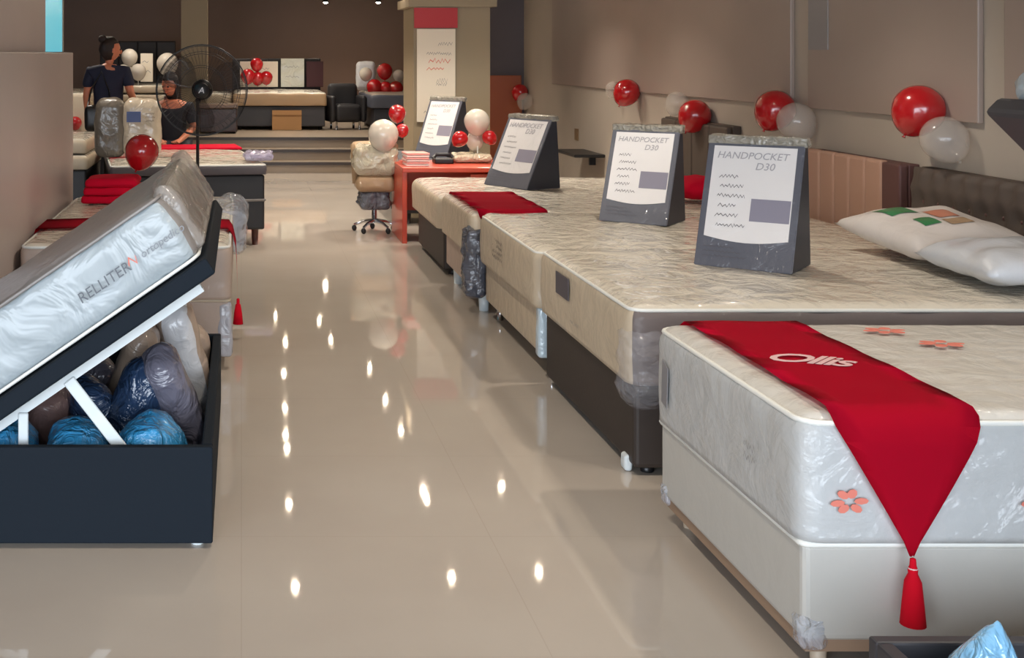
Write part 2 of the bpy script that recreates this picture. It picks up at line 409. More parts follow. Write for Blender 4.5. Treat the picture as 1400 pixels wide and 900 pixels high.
# ------------------------------------------------------------------ ceiling spotlights, with unseen ones added for light
spots = [(.41, 9.47), (.43, 11.2), (.47, 12.8), (.47, 13.25), (.54, 15.8), (.62, 17.5), (.53, 19.3), (.5, 14.25),
         (2.33, 9.74), (1.63, 9.64), (1.69, 11.55), (1.69, 11.35), (2.44, 11.67), (1.72, 13.4), (2.46, 13.4), (1.69, 14.6), (1.66, 16.1),
         (1.27, 17.65), (1.19, 18.97), (1.455, 21.5), (2.365, 21.5),
         (.45, 6.2), (2.3, 6.2), (.45, 3.4), (2.4, 3.4), (-1.3, 10.4), (-1.9, 13.4), (-1.4, 17.0), (-2.4, 20.3), (-.2, 20.6)]  # this row: unseen spots added to light the interior
for i, (x, y) in enumerate(spots):
    far = y == 21.5
    lab = 'small round spotlight hanging under the ceiling above the aisle, or added unseen for light'
    if far: lab = 'left of the two small spotlights at the top edge' if x < 2 else 'right of the two small spotlights at the top edge'
    t = thing('ceiling_spotlight', lab, 'spotlight', (x, y, 2.455 if far else 2.50), 0, None if far else 'spotlights above the aisle')
    bm = BM(); lathe(bm, [(.0, .09), (.035, .09), (.045, .06), (.045, .0), (.038, .0), (.036, .012), (0, .012)], 14); cyl(bm, (0, 0, .09), (0, 0, CZ - 2.5 + (.045 if far else 0)), .008, 8)
    obj('housing', bm, M_black, t, True)
    ld = .036 if far else .020
    bm = BM(); lathe(bm, [(0, -ld * .5), (ld * .6, -ld * .4), (ld, -.0), (ld, .010), (0, .010)], 14)
    obj('lamp_lens', bm, M_lamp, t)
    l = bpy.data.lights.new('spot_lamp', 'SPOT'); l.energy = SPOT_POWER * (.8 if y > 15 else 1.0); l.color = (1, .90, .78); l.spot_size = math.radians(125)
    l.spot_blend = .8; l.shadow_soft_size = .04
    lo = bpy.data.objects.new('spot_lamp', l); COL.objects.link(lo); lo.parent = t; lo.location = (0, 0, -.03)

# ------------------------------------------------------------------ beds
def bed_base(label, x0, x1, y0, y1, z0, z1, m, leg_m=M_chrome, leg_r=.022, rotz=0, pivot=None, strip=None, trim=None, group=None, label_leg=None):
    px_, py_ = pivot if pivot else ((x0 + x1) / 2, (y0 + y1) / 2)
    t = thing('box_spring', label, 'box spring', (px_, py_, 0), rotz, group)
    a, b, c, d = x0 - px_, x1 - px_, y0 - py_, y1 - py_
    bm = BM(); box(bm, a, b, c, d, z0, z1, bevel=.018, seg=3); obj('upholstered_box', bm, m, t)
    if strip: bxo('under_strip', a + .01, b - .01, c + .01, d - .01, z0 - .028, z0 + .004, strip, t)
    if trim:
        bm = BM(); tube(bm, rrect(a - .002, b + .002, c - .002, d + .002, trim[0], .02), trim[2], 6, closed=True); obj('piping', bm, trim[1], t, True)
    for (lx, ly) in ((a + .07, c + .07), (b - .07, c + .07), (a + .07, d - .07), (b - .07, d - .07)):
        bm = BM(); cyl(bm, (lx, ly, z0 + .01), (lx, ly, 0), leg_r, 12, r2=leg_r * .8); obj('leg', bm, leg_m, t, True)
    return t
def mattress(label, x0, x1, y0, y1, z0, z1, top, side, foot, r=.055, pip=None, crumple=.006, cuts=(22, 16, 3), rotz=0, pivot=None, group=None, seed=1, puff=.012):
    px_, py_ = pivot if pivot else ((x0 + x1) / 2, (y0 + y1) / 2)
    t = thing('mattress', label, 'mattress', (px_, py_, z0), rotz, group)
    a, b, c, d, h = x0 - px_, x1 - px_, y0 - py_, y1 - py_, z1 - z0
    bm = BM(); rounded(bm, a, b, c, d, 0.002, h, r, cuts, puff, crumple, seed, flat=True); obj('mattress_body', bm, [top, side, foot], t, True)
    if pip:
        for zz in (h - r * .35,):
            bm = BM(); tube(bm, rrect(a + r * .18, b - r * .18, c + r * .18, d - r * .18, zz, r, 5), .0075, 8, closed=True); obj('piping', bm, pip, t, True)
    return t
def corner_protector(t, x, y, z0, z1, m=None):
    bm = BM(); rounded(bm, x - .035, x + .035, y - .035, y + .035, z0, z1, .02, (3, 3, 4), 0, .008, x * 9, fsc=20); return obj('corner_film', bm, m or M_film, t, True)

# --- right row
b1 = bed_base('white box base under the nearest mattress, with a thin brown lower edge', 1.40, 3.28, 3.10, 4.15, .085, .335, M_base_white, M_wood, .024, strip=M_brown_strip, trim=(.33, M_piping, .009))
corner_protector(b1, 1.40 - 2.34 + .03, 3.10 - 3.625 + .03, .06, .15); corner_protector(b1, 1.40 - 2.34 + .03, 4.15 - 3.625 - .03, .06, .13)
m1 = mattress('white floral printed mattress nearest on the right, under the red runner', 1.385, 3.30, 3.08, 4.17, .337, .655, M_quilt_white, M_side_white, M_side_white, .06, M_piping, .004, (34, 22, 6), seed=3, puff=.004)
def decal_z(bmf, m, t, name='printed_flower'):
    bm = BM(); bmf(bm); return obj(name, bm, m, t)
def flower(bm, M, s, seed):
    rnd = random.Random(seed)
    for k in range(6):
        a = 2 * PI * k / 6 + .3 * rnd.random(); c_, s_ = math.cos(a), math.sin(a); pts = []
        for j in range(8):
            b = 2 * PI * j / 8; u, v = s * (.62 + .38 * math.cos(b)), s * .26 * math.sin(b)
            pts.append((1.5 * (u * c_ - v * s_), u * s_ + v * c_))
        poly(bm, pts, M, .0006 + .0002 * k)
    bmesh.ops.recalc_face_normals(bm, faces=bm.faces[:])
ox, oy, oz = 2.3425, 3.625, .337
for k, (x, y) in enumerate(((2.06, 3.98), (2.14, 3.80), (2.62, 3.9), (2.42, 3.42), (2.8, 3.5))):
    bm = BM(); flower(bm, Matrix.Translation((x - ox, y - oy, .330)), .048 if k < 2 else .03, k); obj('printed_flower', bm, M_print_red, m1)
for k, x in enumerate((1.50, 1.97, 2.6)):
    bm = BM(); flower(bm, frame((x - ox, -.5575, .11), (1, 0, 0), (0, 0, 1)), .032, k + 8); obj('printed_flower', bm, M_print_red, m1)
bm = BM(); Ms = frame((-.967, 0, .17), (0, -1, 0), (0, 0, 1))
scribble(bm, Ms, .22, .30, -.02, .012, .004, 4, .008); scribble(bm, Ms, .22, .30, -.05, .012, .004, 5, .008); obj('printed_mark', bm, M_print_grey, m1)
bm = BM(); poly(bm, [(-.44, -.09), (-.39, -.10), (-.38, .03), (-.43, .05)], Ms, .003); obj('side_handle', bm, M_print_grey, m1)

b2 = bed_base('dark brown fabric base of the second bed from the front, right row', 1.44, 3.32, 4.56, 5.88, .03, .34, M_base_brown, M_black, .03)
bm = BM(); rounded(bm, -.955, -.925, -.60, -.54, .0, .06, .012, (2, 2, 2), 0, .003, 3, fsc=30); obj('foot_cap', bm, M_white_metal, b2, True)
m2 = mattress('cream topped mattress with taupe side band, holding the nearest price sign', 1.415, 3.34, 4.53, 5.90, .342, .635, M_quilt_cream, M_side_taupe, M_side_cream, .055, M_piping, .007, (34, 24, 5), seed=9)
Mf = frame((-.9725, 0, .15), (0, -1, 0), (0, 0, 1))
bm = BM(); poly(bm, [(-.33, -.0), (-.12, -.0), (-.12, .095), (-.33, .095)], Mf, .004); obj('label_patch', bm, M_print_dark, m2)
bm = BM(); scribble(bm, Mf, -.10, .05, -.08, .01, .003, 3, .01); obj('printed_mark', bm, M_print_grey, m2)
for k, (x, y) in enumerate(((-.62, .0), (-.2, .25), (-.55, .5))):
    bm = BM(); Mq = Matrix.Translation((x, y, .3075)) @ Matrix.Rotation(.3 * k, 4, 'Z')
    for j in range(3): scribble(bm, Mq, -.07, .07, j * .03, .009, .003, k * 5 + j, .012)
    obj('printed_script', bm, M_print_grey, m2)
# gathered film hanging at the near corner
bm = BM(); rounded(bm, -.985, -.80, -.715, -.52, -.10, .24, .085, (10, 10, 14), 0, .022, 31, fsc=11); obj('gathered_film', bm, mat('gather_film', (205, 205, 212), .15, coat=1, coat_rough=.04, alpha=.2, bump=('film', 11, 1, .04)), m2, True)

b3 = bed_base('white wrapped base of the third bed on the right', 1.44, 3.30, 5.97, 7.33, .10, .33, M_side_cream, M_chrome, .022)
m3 = mattress('cream wrapped mattress of the third bed, holding the middle price sign', 1.41, 3.31, 5.95, 7.36, .332, .615, M_quilt_cream, M_side_cream, M_side_cream, .055, M_piping, .009, (26, 18, 4), seed=14)
corner_protector(b3, 1.44 - 2.37 + .02, -.68 + .03, .09, .34, mat('blue_white_film', (190, 206, 214), .3, coat=.8, bump=('film', 10, .6, .02)))
bm = BM(); Mf3 = frame((-.957, .15, .13), (0, -1, 0), (0, 0, 1))
for j in range(4): scribble(bm, Mf3, -.14, .12, .06 - j * .03, .012, .005, j, .014)
obj('printed_script', bm, M_print_dark, m3)
b4 = bed_base('grey beige base of the fourth bed with white capped feet', 1.40, 3.28, 7.47, 8.50, .12, .34, M_base_pink, M_white_metal, .035)
m4 = mattress('cream mattress of the fourth bed under a red runner, on the right', 1.37, 3.29, 7.45, 8.53, .342, .60, M_quilt_cream, M_side_cream, M_side_cream, .05, None, .004, (20, 14, 3), seed=20, puff=.004)
bm = BM(); rounded(bm, -1.0, -.86, -.60, -.44, -.25, .17, .05, (5, 5, 10), 0, .025, 5, fsc=16); obj('gathered_film', bm, mat('slate_film', (88, 92, 104), .2, coat=1, alpha=.85, bump=('film', 12, 1, .03)), m4, True)
b5 = bed_base('brown base of the fifth bed beside the orange desk', 1.42, 3.28, 8.72, 9.98, .04, .33, M_base_brown, M_black, .03)
m5 = mattress('cream mattress of the fifth bed holding the sideways turned price sign', 1.37, 3.29, 8.68, 10.02, .332, .565, M_quilt_cream, M_side_cream, M_side_cream, .06, None, .008, (20, 14, 3), seed=25)
b6 = bed_base('dark base of the bed behind the orange desk', 1.46, 2.30, 11.35, 12.6, .1, .34, M_base_black, M_black, .03)
m6 = mattress('dark covered mattress behind the orange desk', 1.44, 2.32, 11.33, 12.62, .342, .58, M_sign_side, M_base_black, M_base_black, .05, None, .004, (10, 8, 3))

# --- headboards on the right wall
hb = thing('headboard', 'dark brown button tufted headboard behind the white pillows', 'headboard', (3.44, 5.4, 0))
bm = BM(); ny, nz = 90, 40; grid = []
y0, y1, z0, z1 = -.9, .90, .30, .985
for j in range(ny + 1):
    row = []
    for k in range(nz + 1):
        y = y0 + (y1 - y0) * j / ny; z = z0 + (z1 - z0) * k / nz
        sx, sz = .13, .13
        r_ = (z - z0) / sz; d = 1e9
        for rr in (math.floor(r_), math.floor(r_) + 1):
            offs = .5 * sx if int(rr) % 2 else 0
            c_ = round((y - y0 - offs) / sx) * sx + offs + y0
            d = min(d, math.hypot(y - c_, z - (z0 + rr * sz)))
        e = min(y - y0, y1 - y, z - z0, z1 - z)
        x = -.035 * max(0, min(1, e / .03)) ** .5 - .034 * min(1, (d / .07)) ** .7
        row.append(bm.verts.new((x, y, z)))
    grid.append(row)
for j in range(ny):
    for k in range(nz): bm.faces.new((grid[j][k], grid[j][k + 1], grid[j + 1][k + 1], grid[j + 1][k]))
obj('tufted_panel', bm, M_hb_tuft, hb, True)
bxo('back_board', 0.0, .058, -.9, .9, 0, .985, M_hb_tuft, hb, bevel=.008)
bm = BM(); r = 0; z = z0 + .13
while z < z1 - .05:
    offs = .065 if int(round((z - z0) / .13)) % 2 else 0; y = y0 + offs
    while y < y1 - .02:
        if y > y0 + .03: bmesh.ops.create_uvsphere(bm, u_segments=8, v_segments=5, radius=.012, matrix=Matrix.Translation((-.038, y, z)))
        y += .13
    z += .13
o = obj('tufting_buttons', bm, M_hb_maroon, hb); o['kind'] = 'stuff'
hb3 = thing('headboard', 'salmon beige channelled headboard with a maroon side, behind the third bed', 'headboard', (3.44, 6.95, 0))
bxo('back_board', .0, .058, -.54, .53, 0, .985, M_hb_maroon, hb3, bevel=.006)
bxo('end_panel', -.05, .0, -.54, -.36, .3, .985, M_hb_maroon, hb3, bevel=.012)
for k in range(5):
    y = -.355 + k * .177; bxo('channel_panel', -.05, .0, y, y + .172, .3, .99, M_hb_pink, hb3, bevel=.018, seg=3)
hb5 = thing('headboard', 'plain dark brown headboard behind the middle price sign', 'headboard', (3.44, 9.35, 0))
bxo('back_board', 0, .058, -.65, .75, 0, 1.05, M_hb_tuft, hb5, bevel=.006)
for k in range(4): bxo('channel_panel', -.04, 0, -.64 + k * .345, -.30 + k * .345, .3, 1.04, M_hb_tuft, hb5, bevel=.015)

# --- runners
def runner(label, x0, x1, y0, y1, ztop, drop, m=M_red, tip=None, group=None, far_drop=.06, sag=0):
    """strip lying across a bed along Y, hanging to a point with a tassel at the near side (y0)"""
    t = thing('bed_runner', label, 'bed runner', ((x0 + x1) / 2, y0, ztop + .009), 0, group)
    hw = (x1 - x0) / 2; bm = BM(); rows = []
    path = [(y1 - y0, -far_drop, hw), (y1 - y0 - .005, -.02, hw), (y1 - y0 - .05, .004, hw)]
    n = 14
    for k in range(1, n): path.append(((y1 - y0 - .05) * (1 - k / n), .006 + .002 * math.sin(k * 1.7), hw))
    path += [(.045, .004, hw), (.018, -.012, hw), (.002, -.036, hw * .97), (-.012, -.07, hw * .88)]
    for k in range(1, 9):
        q = k / 8; path.append((-.014 - .004 * math.sin(q * 3), -.07 - (drop - .07) * q, max(.006, hw * .88 * (1 - q))))
    for (y, z, w) in path:
        rows.append([bm.verts.new((w * s + .0, y, z + .0015 * math.sin(s * 4 + y * 9))) for s in (-1, -.66, -.33, 0, .33, .66, 1)])
    for A, B in zip(rows[:-1], rows[1:]):
        for k in range(6): bm.faces.new((A[k], B[k], B[k + 1], A[k + 1]))
    bmesh.ops.solidify(bm, geom=bm.faces[:], thickness=.004)
    obj('runner_cloth', bm, m, t, True)
    ty = -.02; tz = -drop
    bm = BM(); lathe(bm, [(0, 0), (.007, -.004), (.008, -.02), (.012, -.03), (.011, -.04), (.02, -.06), (.026, -.12), (.03, -.165), (.0, -.168)], 18)
    for v in bm.verts:
        if v.co.z < -.05:
            a = math.atan2(v.co.y, v.co.x); s = 1 + .12 * math.sin(9 * a); v.co.x *= s; v.co.y *= s
        v.co += Vector((0, ty, tz))
    obj('tassel', bm, M_redlt, t, True)
    bm = BM(); tube(bm, [(0.009 * math.cos(2 * PI * k / 10), ty + .009 * math.sin(2 * PI * k / 10), tz - .028) for k in range(10)], .003, 6, closed=True); obj('tassel_band', bm, M_silver, t, True)
    return t
r1 = runner('wide red runner with pale script on the nearest bed, tassel hanging at its side', 1.465, 1.835, 3.075, 4.165, .656, .35)
text_obj('lettering', 'Ollis', .15, M_silver, frame((-.03, .50, .0095), (.93, -.36, 0), (.36, .93, 0)), r1, shear=.45, bold=.0015, spacing=.85)
runner('red runner draped over the foot of the fourth bed on the right', 1.42, 1.84, 7.44, 8.53, .604, .16)

# --- price signs
def price_sign(label, loc, rotz, w=.40, h=.54, lean=.22, d=.3, seed=1, s=1.0, rows=6):
    t = thing('price_sign', label, 'sign', loc, rotz)
    prof = [(0, 0), (d, 0), (lean + .035, h), (lean, h)]
    bm = BM()
    A = [bm.verts.new((-w / 2, y, z)) for y, z in prof]; B = [bm.verts.new((w / 2, y, z)) for y, z in prof]
    bm.faces.new(A); bm.faces.new(B[::-1])
    for i in range(4): bm.faces.new((A[i], B[i], B[(i + 1) % 4], A[(i + 1) % 4]))
    bmesh.ops.recalc_face_normals(bm, faces=bm.faces[:])
    for f in bm.faces:
        if abs(f.normal.x) > .9: f.material_index = 1
    bmesh.ops.bevel(bm, geom=bm.edges[:], offset=.004, segments=2, affect='EDGES')
    obj('wedge_body', bm, [M_sign_frame, M_sign_side], t)
    L = math.hypot(lean, h); Mf = frame((0, 0, 0), (1, 0, 0), (0, lean, h))
    pts = [(.43 * w, .93 * L), (-.43 * w, .93 * L)]
    pts += [(-.43 * w + .86 * w * k / 10, (.23 - .035 * math.sin(PI * k / 10)) * L) for k in range(11)]
    bm = BM(); poly(bm, pts, Mf, .003); obj('white_panel', bm, M_sign_white, t)
    Mg = frame(Mf @ Vector((0, 0, .003)), (1, 0, 0), (0, lean, h))
    bm = BM(); poly(bm, [(.02 * w, .36 * L), (.42 * w, .36 * L), (.42 * w, .53 * L), (.02 * w, .53 * L)], Mg, .0015); obj('price_box', bm, mat('box_grey', (136, 132, 146), .5), t)
    bm = BM()
    for k in range(rows):
        xx = (-.34 + .02 * (k % 2)) * w; scribble(bm, Mg, xx, xx + (.2 + .05 * (k % 3)) * w, (.69 - .075 * k) * L, .009, .004, seed + k, .0075)
    for k in range(3): scribble(bm, Mg, -.42 * w, -.1 * w + .03 * k, (.15 - .035 * k) * L, .004, .002, seed + 20 + k, .008)
    obj('handwritten_lines', bm, M_print_dark, t)
    text_obj('lettering', 'HANDPOCKET', .044 * w / .40, mat('letter_grey', (166, 163, 166), .6), frame(Mg @ Vector((-.02 * w, .855 * L, .0015)), (1, 0, 0), (0, lean, h)), t, shear=.2)
    text_obj('lettering', 'D30', .046 * w / .40, MATS['letter_grey'], frame(Mg @ Vector((.12 * w, .775 * L, .0015)), (1, 0, 0), (0, lean, h)), t, shear=.2)
    # folded film over the top edge
    bm = BM(); rounded(bm, -w / 2 - .006, w / 2 + .012, lean - .012, lean + .05, h - .035, h + .01, .012, (16, 3, 2), 0, .006, seed, fsc=26); obj('film_fold', bm, mat('film_fold', (170, 164, 150), .15, coat=1, coat_rough=.04, alpha=.75, bump=('film', 20, 1, .03)), t, True)
    return t
def sgn(px, py, Y): p = at(px, py, Y); return p
price_sign('nearest and largest slate and white price sign, on the cream mattress', (2.10, 5.22, .648), math.radians(-38), w=.40, seed=2)
price_sign('middle slate and white price sign, on the third bed', (2.13, 6.78, .63), math.radians(-38), w=.38, h=.52, seed=22)
price_sign('small price sign turned sideways with its dark side showing, on the fifth bed', (1.93, 9.12, .578), math.radians(-62), w=.48, h=.52, lean=.25, d=.32, seed=42)
price_sign('farthest price sign, below the poster on the beige column', (1.76, 11.62, .594), math.radians(-50), w=.40, h=.55, lean=.24, d=.34, seed=62)

# --- pillows
def pillow(name, label, cat, loc, lx, ly, th, m, rot=(0, 0, 0), crumple=.01, seed=0, group=None, n=30, decals=()):
    t = thing(name, label, cat, loc, 0, group); t.rotation_euler = rot
    def top(u, v):
        e = max(0.0, (1 - abs(u) ** 3.2)) ** .5 * max(0.0, (1 - abs(v) ** 3.2)) ** .5
        c = noise.noise(Vector((u * 2.2 + seed, v * 2.2, seed))) * crumple * 2
        return th / 2 * e + c * e
    def edge(u, v): return u * lx / 2 * (1 - .06 * (1 - u * u) * 0 - .07 * (1 - abs(v)) * 0 - .05 * (v * v < .5) * 0), v
    bm = BM(); G = {}
    for s in (1, -1):
        for i in range(n + 1):
            for j in range(n + 1):
                u, v = -1 + 2 * i / n, -1 + 2 * j / n
                if s == -1 and (i in (0, n) or j in (0, n)): G[(s, i, j)] = G[(1, i, j)]; continue
                pin = 1 - .07 * (1 - v * v) if abs(u) > .01 else 1
                x = u * lx / 2 * (1 - .05 * (1 - v * v)); y = v * ly / 2 * (1 - .05 * (1 - u * u))
                G[(s, i, j)] = bm.verts.new((x, y, th / 2 + s * top(u, v) * (1 if s == 1 else .8)))
        for i in range(n):
            for j in range(n):
                q = (G[(s, i, j)], G[(s, i + 1, j)], G[(s, i + 1, j + 1)], G[(s, i, j + 1)])
                bm.faces.new(q if s == 1 else q[::-1])
    obj('pillow_body', bm, m, t, True)
    for (u0, u1, v0, v1, dm, nm) in decals:
        bm = BM(); k = 10; R = []
        for i in range(k + 1):
            R.append([])
            for j in range(k + 1):
                u, v = u0 + (u1 - u0) * i / k, v0 + (v1 - v0) * j / k
                R[-1].append(bm.verts.new((u * lx / 2 * (1 - .05 * (1 - v * v)), v * ly / 2 * (1 - .05 * (1 - u * u)), th / 2 + top(u, v) + .003)))
        for i in range(k):
            for j in range(k): bm.faces.new((R[i][j], R[i + 1][j], R[i + 1][j + 1], R[i][j + 1]))
        obj(nm, bm, dm, t, True)
    return t
pillow('pillow', 'white pillow printed green and orange, the farther one by the tufted headboard', 'pillow', (3.07, 5.53, .665), .52, .68, .18, M_pillow_c, (.07, -.07, .05), .010, 3,
       decals=((-.62, -.12, .12, .60, M_green, 'green_print'), (-.5, -.2, -.5, -.2, M_green, 'green_print'), (-.05, .35, -.25, .15, M_orange_p, 'orange_print'), (-.1, .3, -.6, -.35, M_tan, 'tan_print')))
pillow('pillow', 'plain bluish white film wrapped pillow at the right edge, on the cream mattress', 'pillow', (3.07, 4.90, .644), .54, .58, .17, M_pillow_w, (0, -.02, -.05), .010, 8)
pillow('cushion', 'small red cushion between the two front price signs', 'cushion', (2.93, 8.0, .61), .34, .34, .16, M_red, (0, 0, .2), .006, 5, n=16)

# --- storage bed with the lid open (left, front)
def storage_box(t, a, b, c, d, z1, m, th=.035):
    bxo('front_panel', a, b, c, c + th, .015, z1, m, t, bevel=.006); bxo('rear_panel', a, b, d - th, d, .015, z1, m, t, bevel=.006)
    bxo('side_panel', b - th, b, c + th, d - th, .015, z1, m, t, bevel=.006); bxo('side_panel', a, a + th, c + th, d - th, .015, z1, m, t, bevel=.006)
    bxo('bottom_board', a + th, b - th, c + th, d - th, .02, .035, M_base_black, t)
    for (x, y) in ((a + .05, c + .05), (b - .05, c + .05), (a + .05, d - .05), (b - .05, d - .05)):
        bm = BM(); cyl(bm, (x, y, .02), (x, y, 0), .02, 10); obj('foot', bm, M_white_metal, t)
sb = thing('storage_bed', 'slate blue storage bed at left with its lid raised on white arms', 'storage bed', (-.55, 4.7, 0))
storage_box(sb, -.47, .46, -.80, .80, .318, M_base_slate)
ang = math.radians(34.5); E = Vector((math.cos(ang), 0, math.sin(ang))); N = Vector((-math.sin(ang), 0, math.cos(ang)))
P0 = Vector((-.08, 0, .865))
def lidM(origin, e, n, local):   # local x along e, y along world Y, z along n
    M = Matrix((e, Vector((0, 1, 0)), n)).transposed().to_4x4(); M.translation = Vector(origin) - Vector(local); return M
Ml = lidM(P0, E, N, (-.55, 4.7, 0))
bxo('lid', -1.0, 0, 3.90 - 0, 5.50, 0, .058, M_base_slate, sb, bevel=.008, M=Ml)
bm = BM(); box(bm, -.98, -.075, 4.0, 4.022, -.040, -.004, Ml); obj('lift_bar', bm, M_white_metal, sb)
bm = BM(); box(bm, -.98, -.075, 5.38, 5.402, -.040, -.004, Ml); obj('lift_bar', bm, M_white_metal, sb)
def flatbar(t, p, q, w, th, y, m, name='lift_arm'):
    p, q = Vector((p[0], y, p[1])), Vector((q[0], y, q[1])); dd = (q - p); L = dd.length; e = dd.normalized(); n = Vector((-e.z, 0, e.x))
    M = Matrix((e, Vector((0, 1, 0)), n)).transposed().to_4x4(); M.translation = p - Vector(t.location)
    bm = BM(); box(bm, 0, L, -th / 2, th / 2, -w / 2, w / 2, M, .003, 1); return obj(name, bm, m, t)
flatbar(sb, (-.555, .505), (-.345, .235), .040, .01, 3.992, M_white_metal)
flatbar(sb, (-.70, .40), (-.70, .24), .032, .01, 3.992, M_white_metal)
flatbar(sb, (-.74, .42), (-.545, .04), .03, .02, 5.15, M_white_metal, 'gas_strut')
# mattress on the lid
lm = thing('mattress', 'white film wrapped mattress tilted up on the raised lid at left', 'mattress', (-.5, 4.7, .9))
Mm = lidM(P0 + N * .059, E, N, (-.5, 4.7, .9))
bm = BM(); rounded(bm, -1.03, -.008, 3.94, 5.42, .0, .248, .058, (30, 26, 8), .004, .008, 17, M=Mm, fsc=7); obj('mattress_body', bm, [M_film_shaded, M_film_white, M_film_shaded], lm, True)  # top shade is in the grey film colour
Mt = frame(Mm @ Vector((-.31, 3.920, .112)), E, N)
text_obj('lettering', 'RELLITER', .048, mat('letter_soft', (96, 102, 110), .6), Mt, lm, shear=.1, spacing=1.0)
text_obj('lettering', 'ortopedico', .036, mat('letter_pale', (128, 134, 142), .6), frame(Mm @ Vector((-.085, 3.920, .118)), E, N), lm, shear=.2)
bm = BM(); scribble(bm, frame(Mm @ Vector((-.205, 3.920, .118)), E, N), -.01, .03, 0, .022, .008, 3, .012); obj('printed_mark', bm, M_print_red, lm)
for (nz) in (.012, .236):
    bm = BM(); tube(bm, rrect(-1.02, -.02, 3.945, 5.415, nz, .05, 5, M=Mm), .006, 8, closed=True); obj('piping', bm, M_piping if nz < .1 else M_film_shaded, lm, True)
# end film cap sticking out past the raised end
bm = BM(); rounded(bm, -.05, .022, 4.0, 5.42, .02, .27, .03, (4, 22, 6), 0, .018, 41, M=Mm, fsc=8); obj('loose_film', bm, mat('dull_film', (178, 172, 166), .25, coat=.8, alpha=.5, bump=('film', 8, .8, .03)), lm, True)

# packed goods inside the box
def pack(name, label, p, size, rot, m, seed, end_m=None):
    o = BM(); rx, ry, rz = size
    rounded(o, -rx, rx, -ry, ry, -rz, rz, min(size) * .92, (6, 6, 6), 0, min(size) * .16, seed, fsc=9)
    t = obj(name, o, [m, m, end_m or m], None, True, p); t.rotation_euler = rot; return tag(t, label, 'packed pillow', 'packed pillows in the open box')
pack('packed_pillow', 'bright blue film wrapped pillow nearest the right corner of the open box', (-.305, 4.17, .205), (.115, .15, .13), (0, 0, 0), M_blue_film, 1)
pack('packed_pillow', 'bright blue film pillow between the two white lift arms', (-.55, 4.15, .20), (.10, .14, .125), (0, 0, .1), M_blue_film, 5)
pack('packed_pillow', 'bright blue film pillow at the left edge of the photo', (-.79, 4.17, .20), (.105, .15, .13), (0, 0, -.1), M_blue_film, 9)
pack('packed_pillow', 'long grey violet film roll leaning in the right corner of the open box', (-.232, 4.50, .285), (.072, .095, .235), (0.35, -.35, 0), M_greyviolet, 11)
pack('packed_pillow', 'navy film pack behind the bright blue pillow', (-.365, 4.48, .30), (.09, .10, .17), (.2, .25, .3), M_navy_film, 15)
pack('packed_pillow', 'white roll with a beige end leaning at the back of the open box', (-.225, 4.98, .32), (.08, .10, .27), (.25, -.22, .1), M_white_roll, 21, M_beige_film)
pack('packed_pillow', 'beige roll behind the navy pack in the open box', (-.43, 4.80, .29), (.07, .09, .24), (.2, .3, 0), M_beige_film, 25)
pack('packed_pillow', 'brownish film roll behind the left lift arm', (-.72, 4.50, .21), (.08, .10, .17), (.3, .3, 0), M_brownfilm, 31)
pack('packed_pillow', 'dark blue pack under the thin rear strut', (-.55, 4.58, .20), (.085, .12, .17), (.3, -.3, .5), M_navy_film, 35)
pack('packed_pillow', 'grey film bundle at the rear of the open box', (-.62, 5.02, .19), (.10, .13, .16), (.1, .2, .5), M_greyviolet, 39)
pack('packed_pillow', 'beige topped bundle against the far right corner of the open box', (-.24, 5.30, .22), (.09, .10, .18), (.1, .1, .5), M_beige_film, 43)

# --- storage bed at the lower right corner, lid raised the other way
s2 = thing('storage_bed', 'dark grey open storage bed at the lower right corner', 'storage bed', (2.1, 1.9, 0))
storage_box(s2, -.77, .78, -.75, .74, .318, mat('base_charcoal', (52, 50, 54), .55))
e2 = Vector((.7071, 0, -.7071)); n2 = Vector((.7071, 0, .7071))
def lid2(local):
    M = Matrix((e2, Vector((0, 1, 0)), n2)).transposed().to_4x4(); M.translation = Vector((1.56, 0, 1.43)) - Vector(local); return M
bxo('lid', 0, 1.6, 1.2, 2.62, 0, .048, MATS['base_charcoal'], s2, bevel=.012, M=lid2((2.1, 1.9, 0)))
for yy in (1.25, 2.55): flatbar(s2, (2.02, .96), (1.80, .10), .035, .02, yy, M_white_metal)
m0 = thing('mattress', 'pale film wrapped mattress on the raised lid at the upper right edge', 'mattress', (2.3, 1.9, 1.1))
bm = BM(); rounded(bm, -.015, 1.55, 1.22, 2.60, .050, .27, .04, (20, 20, 4), .004, .006, 7, M=lid2((2.3, 1.9, 1.1))); obj('mattress_body', bm, [M_film_white, M_film_white, M_film_white], m0, True)
bp = pack('packed_pillow', 'light blue film bag with a pointed top at the bottom right corner', (1.47, 2.47, .27), (.085, .07, .12), (0, 0, 0), mat('pale_blue_film', (128, 180, 214), .25, coat=1, coat_rough=.05, bump=('film', 14, 1, .03)), 55)
bp['group'] = 'blue bag in the lower right box'
for v in bp.data.vertices:
    if v.co.z > .03:
        k = (v.co.z - .03) / .10; s = max(.12, 1 - .85 * k); v.co.x = v.co.x * s + .03 * k; v.co.y *= s; v.co.z += .035 * k

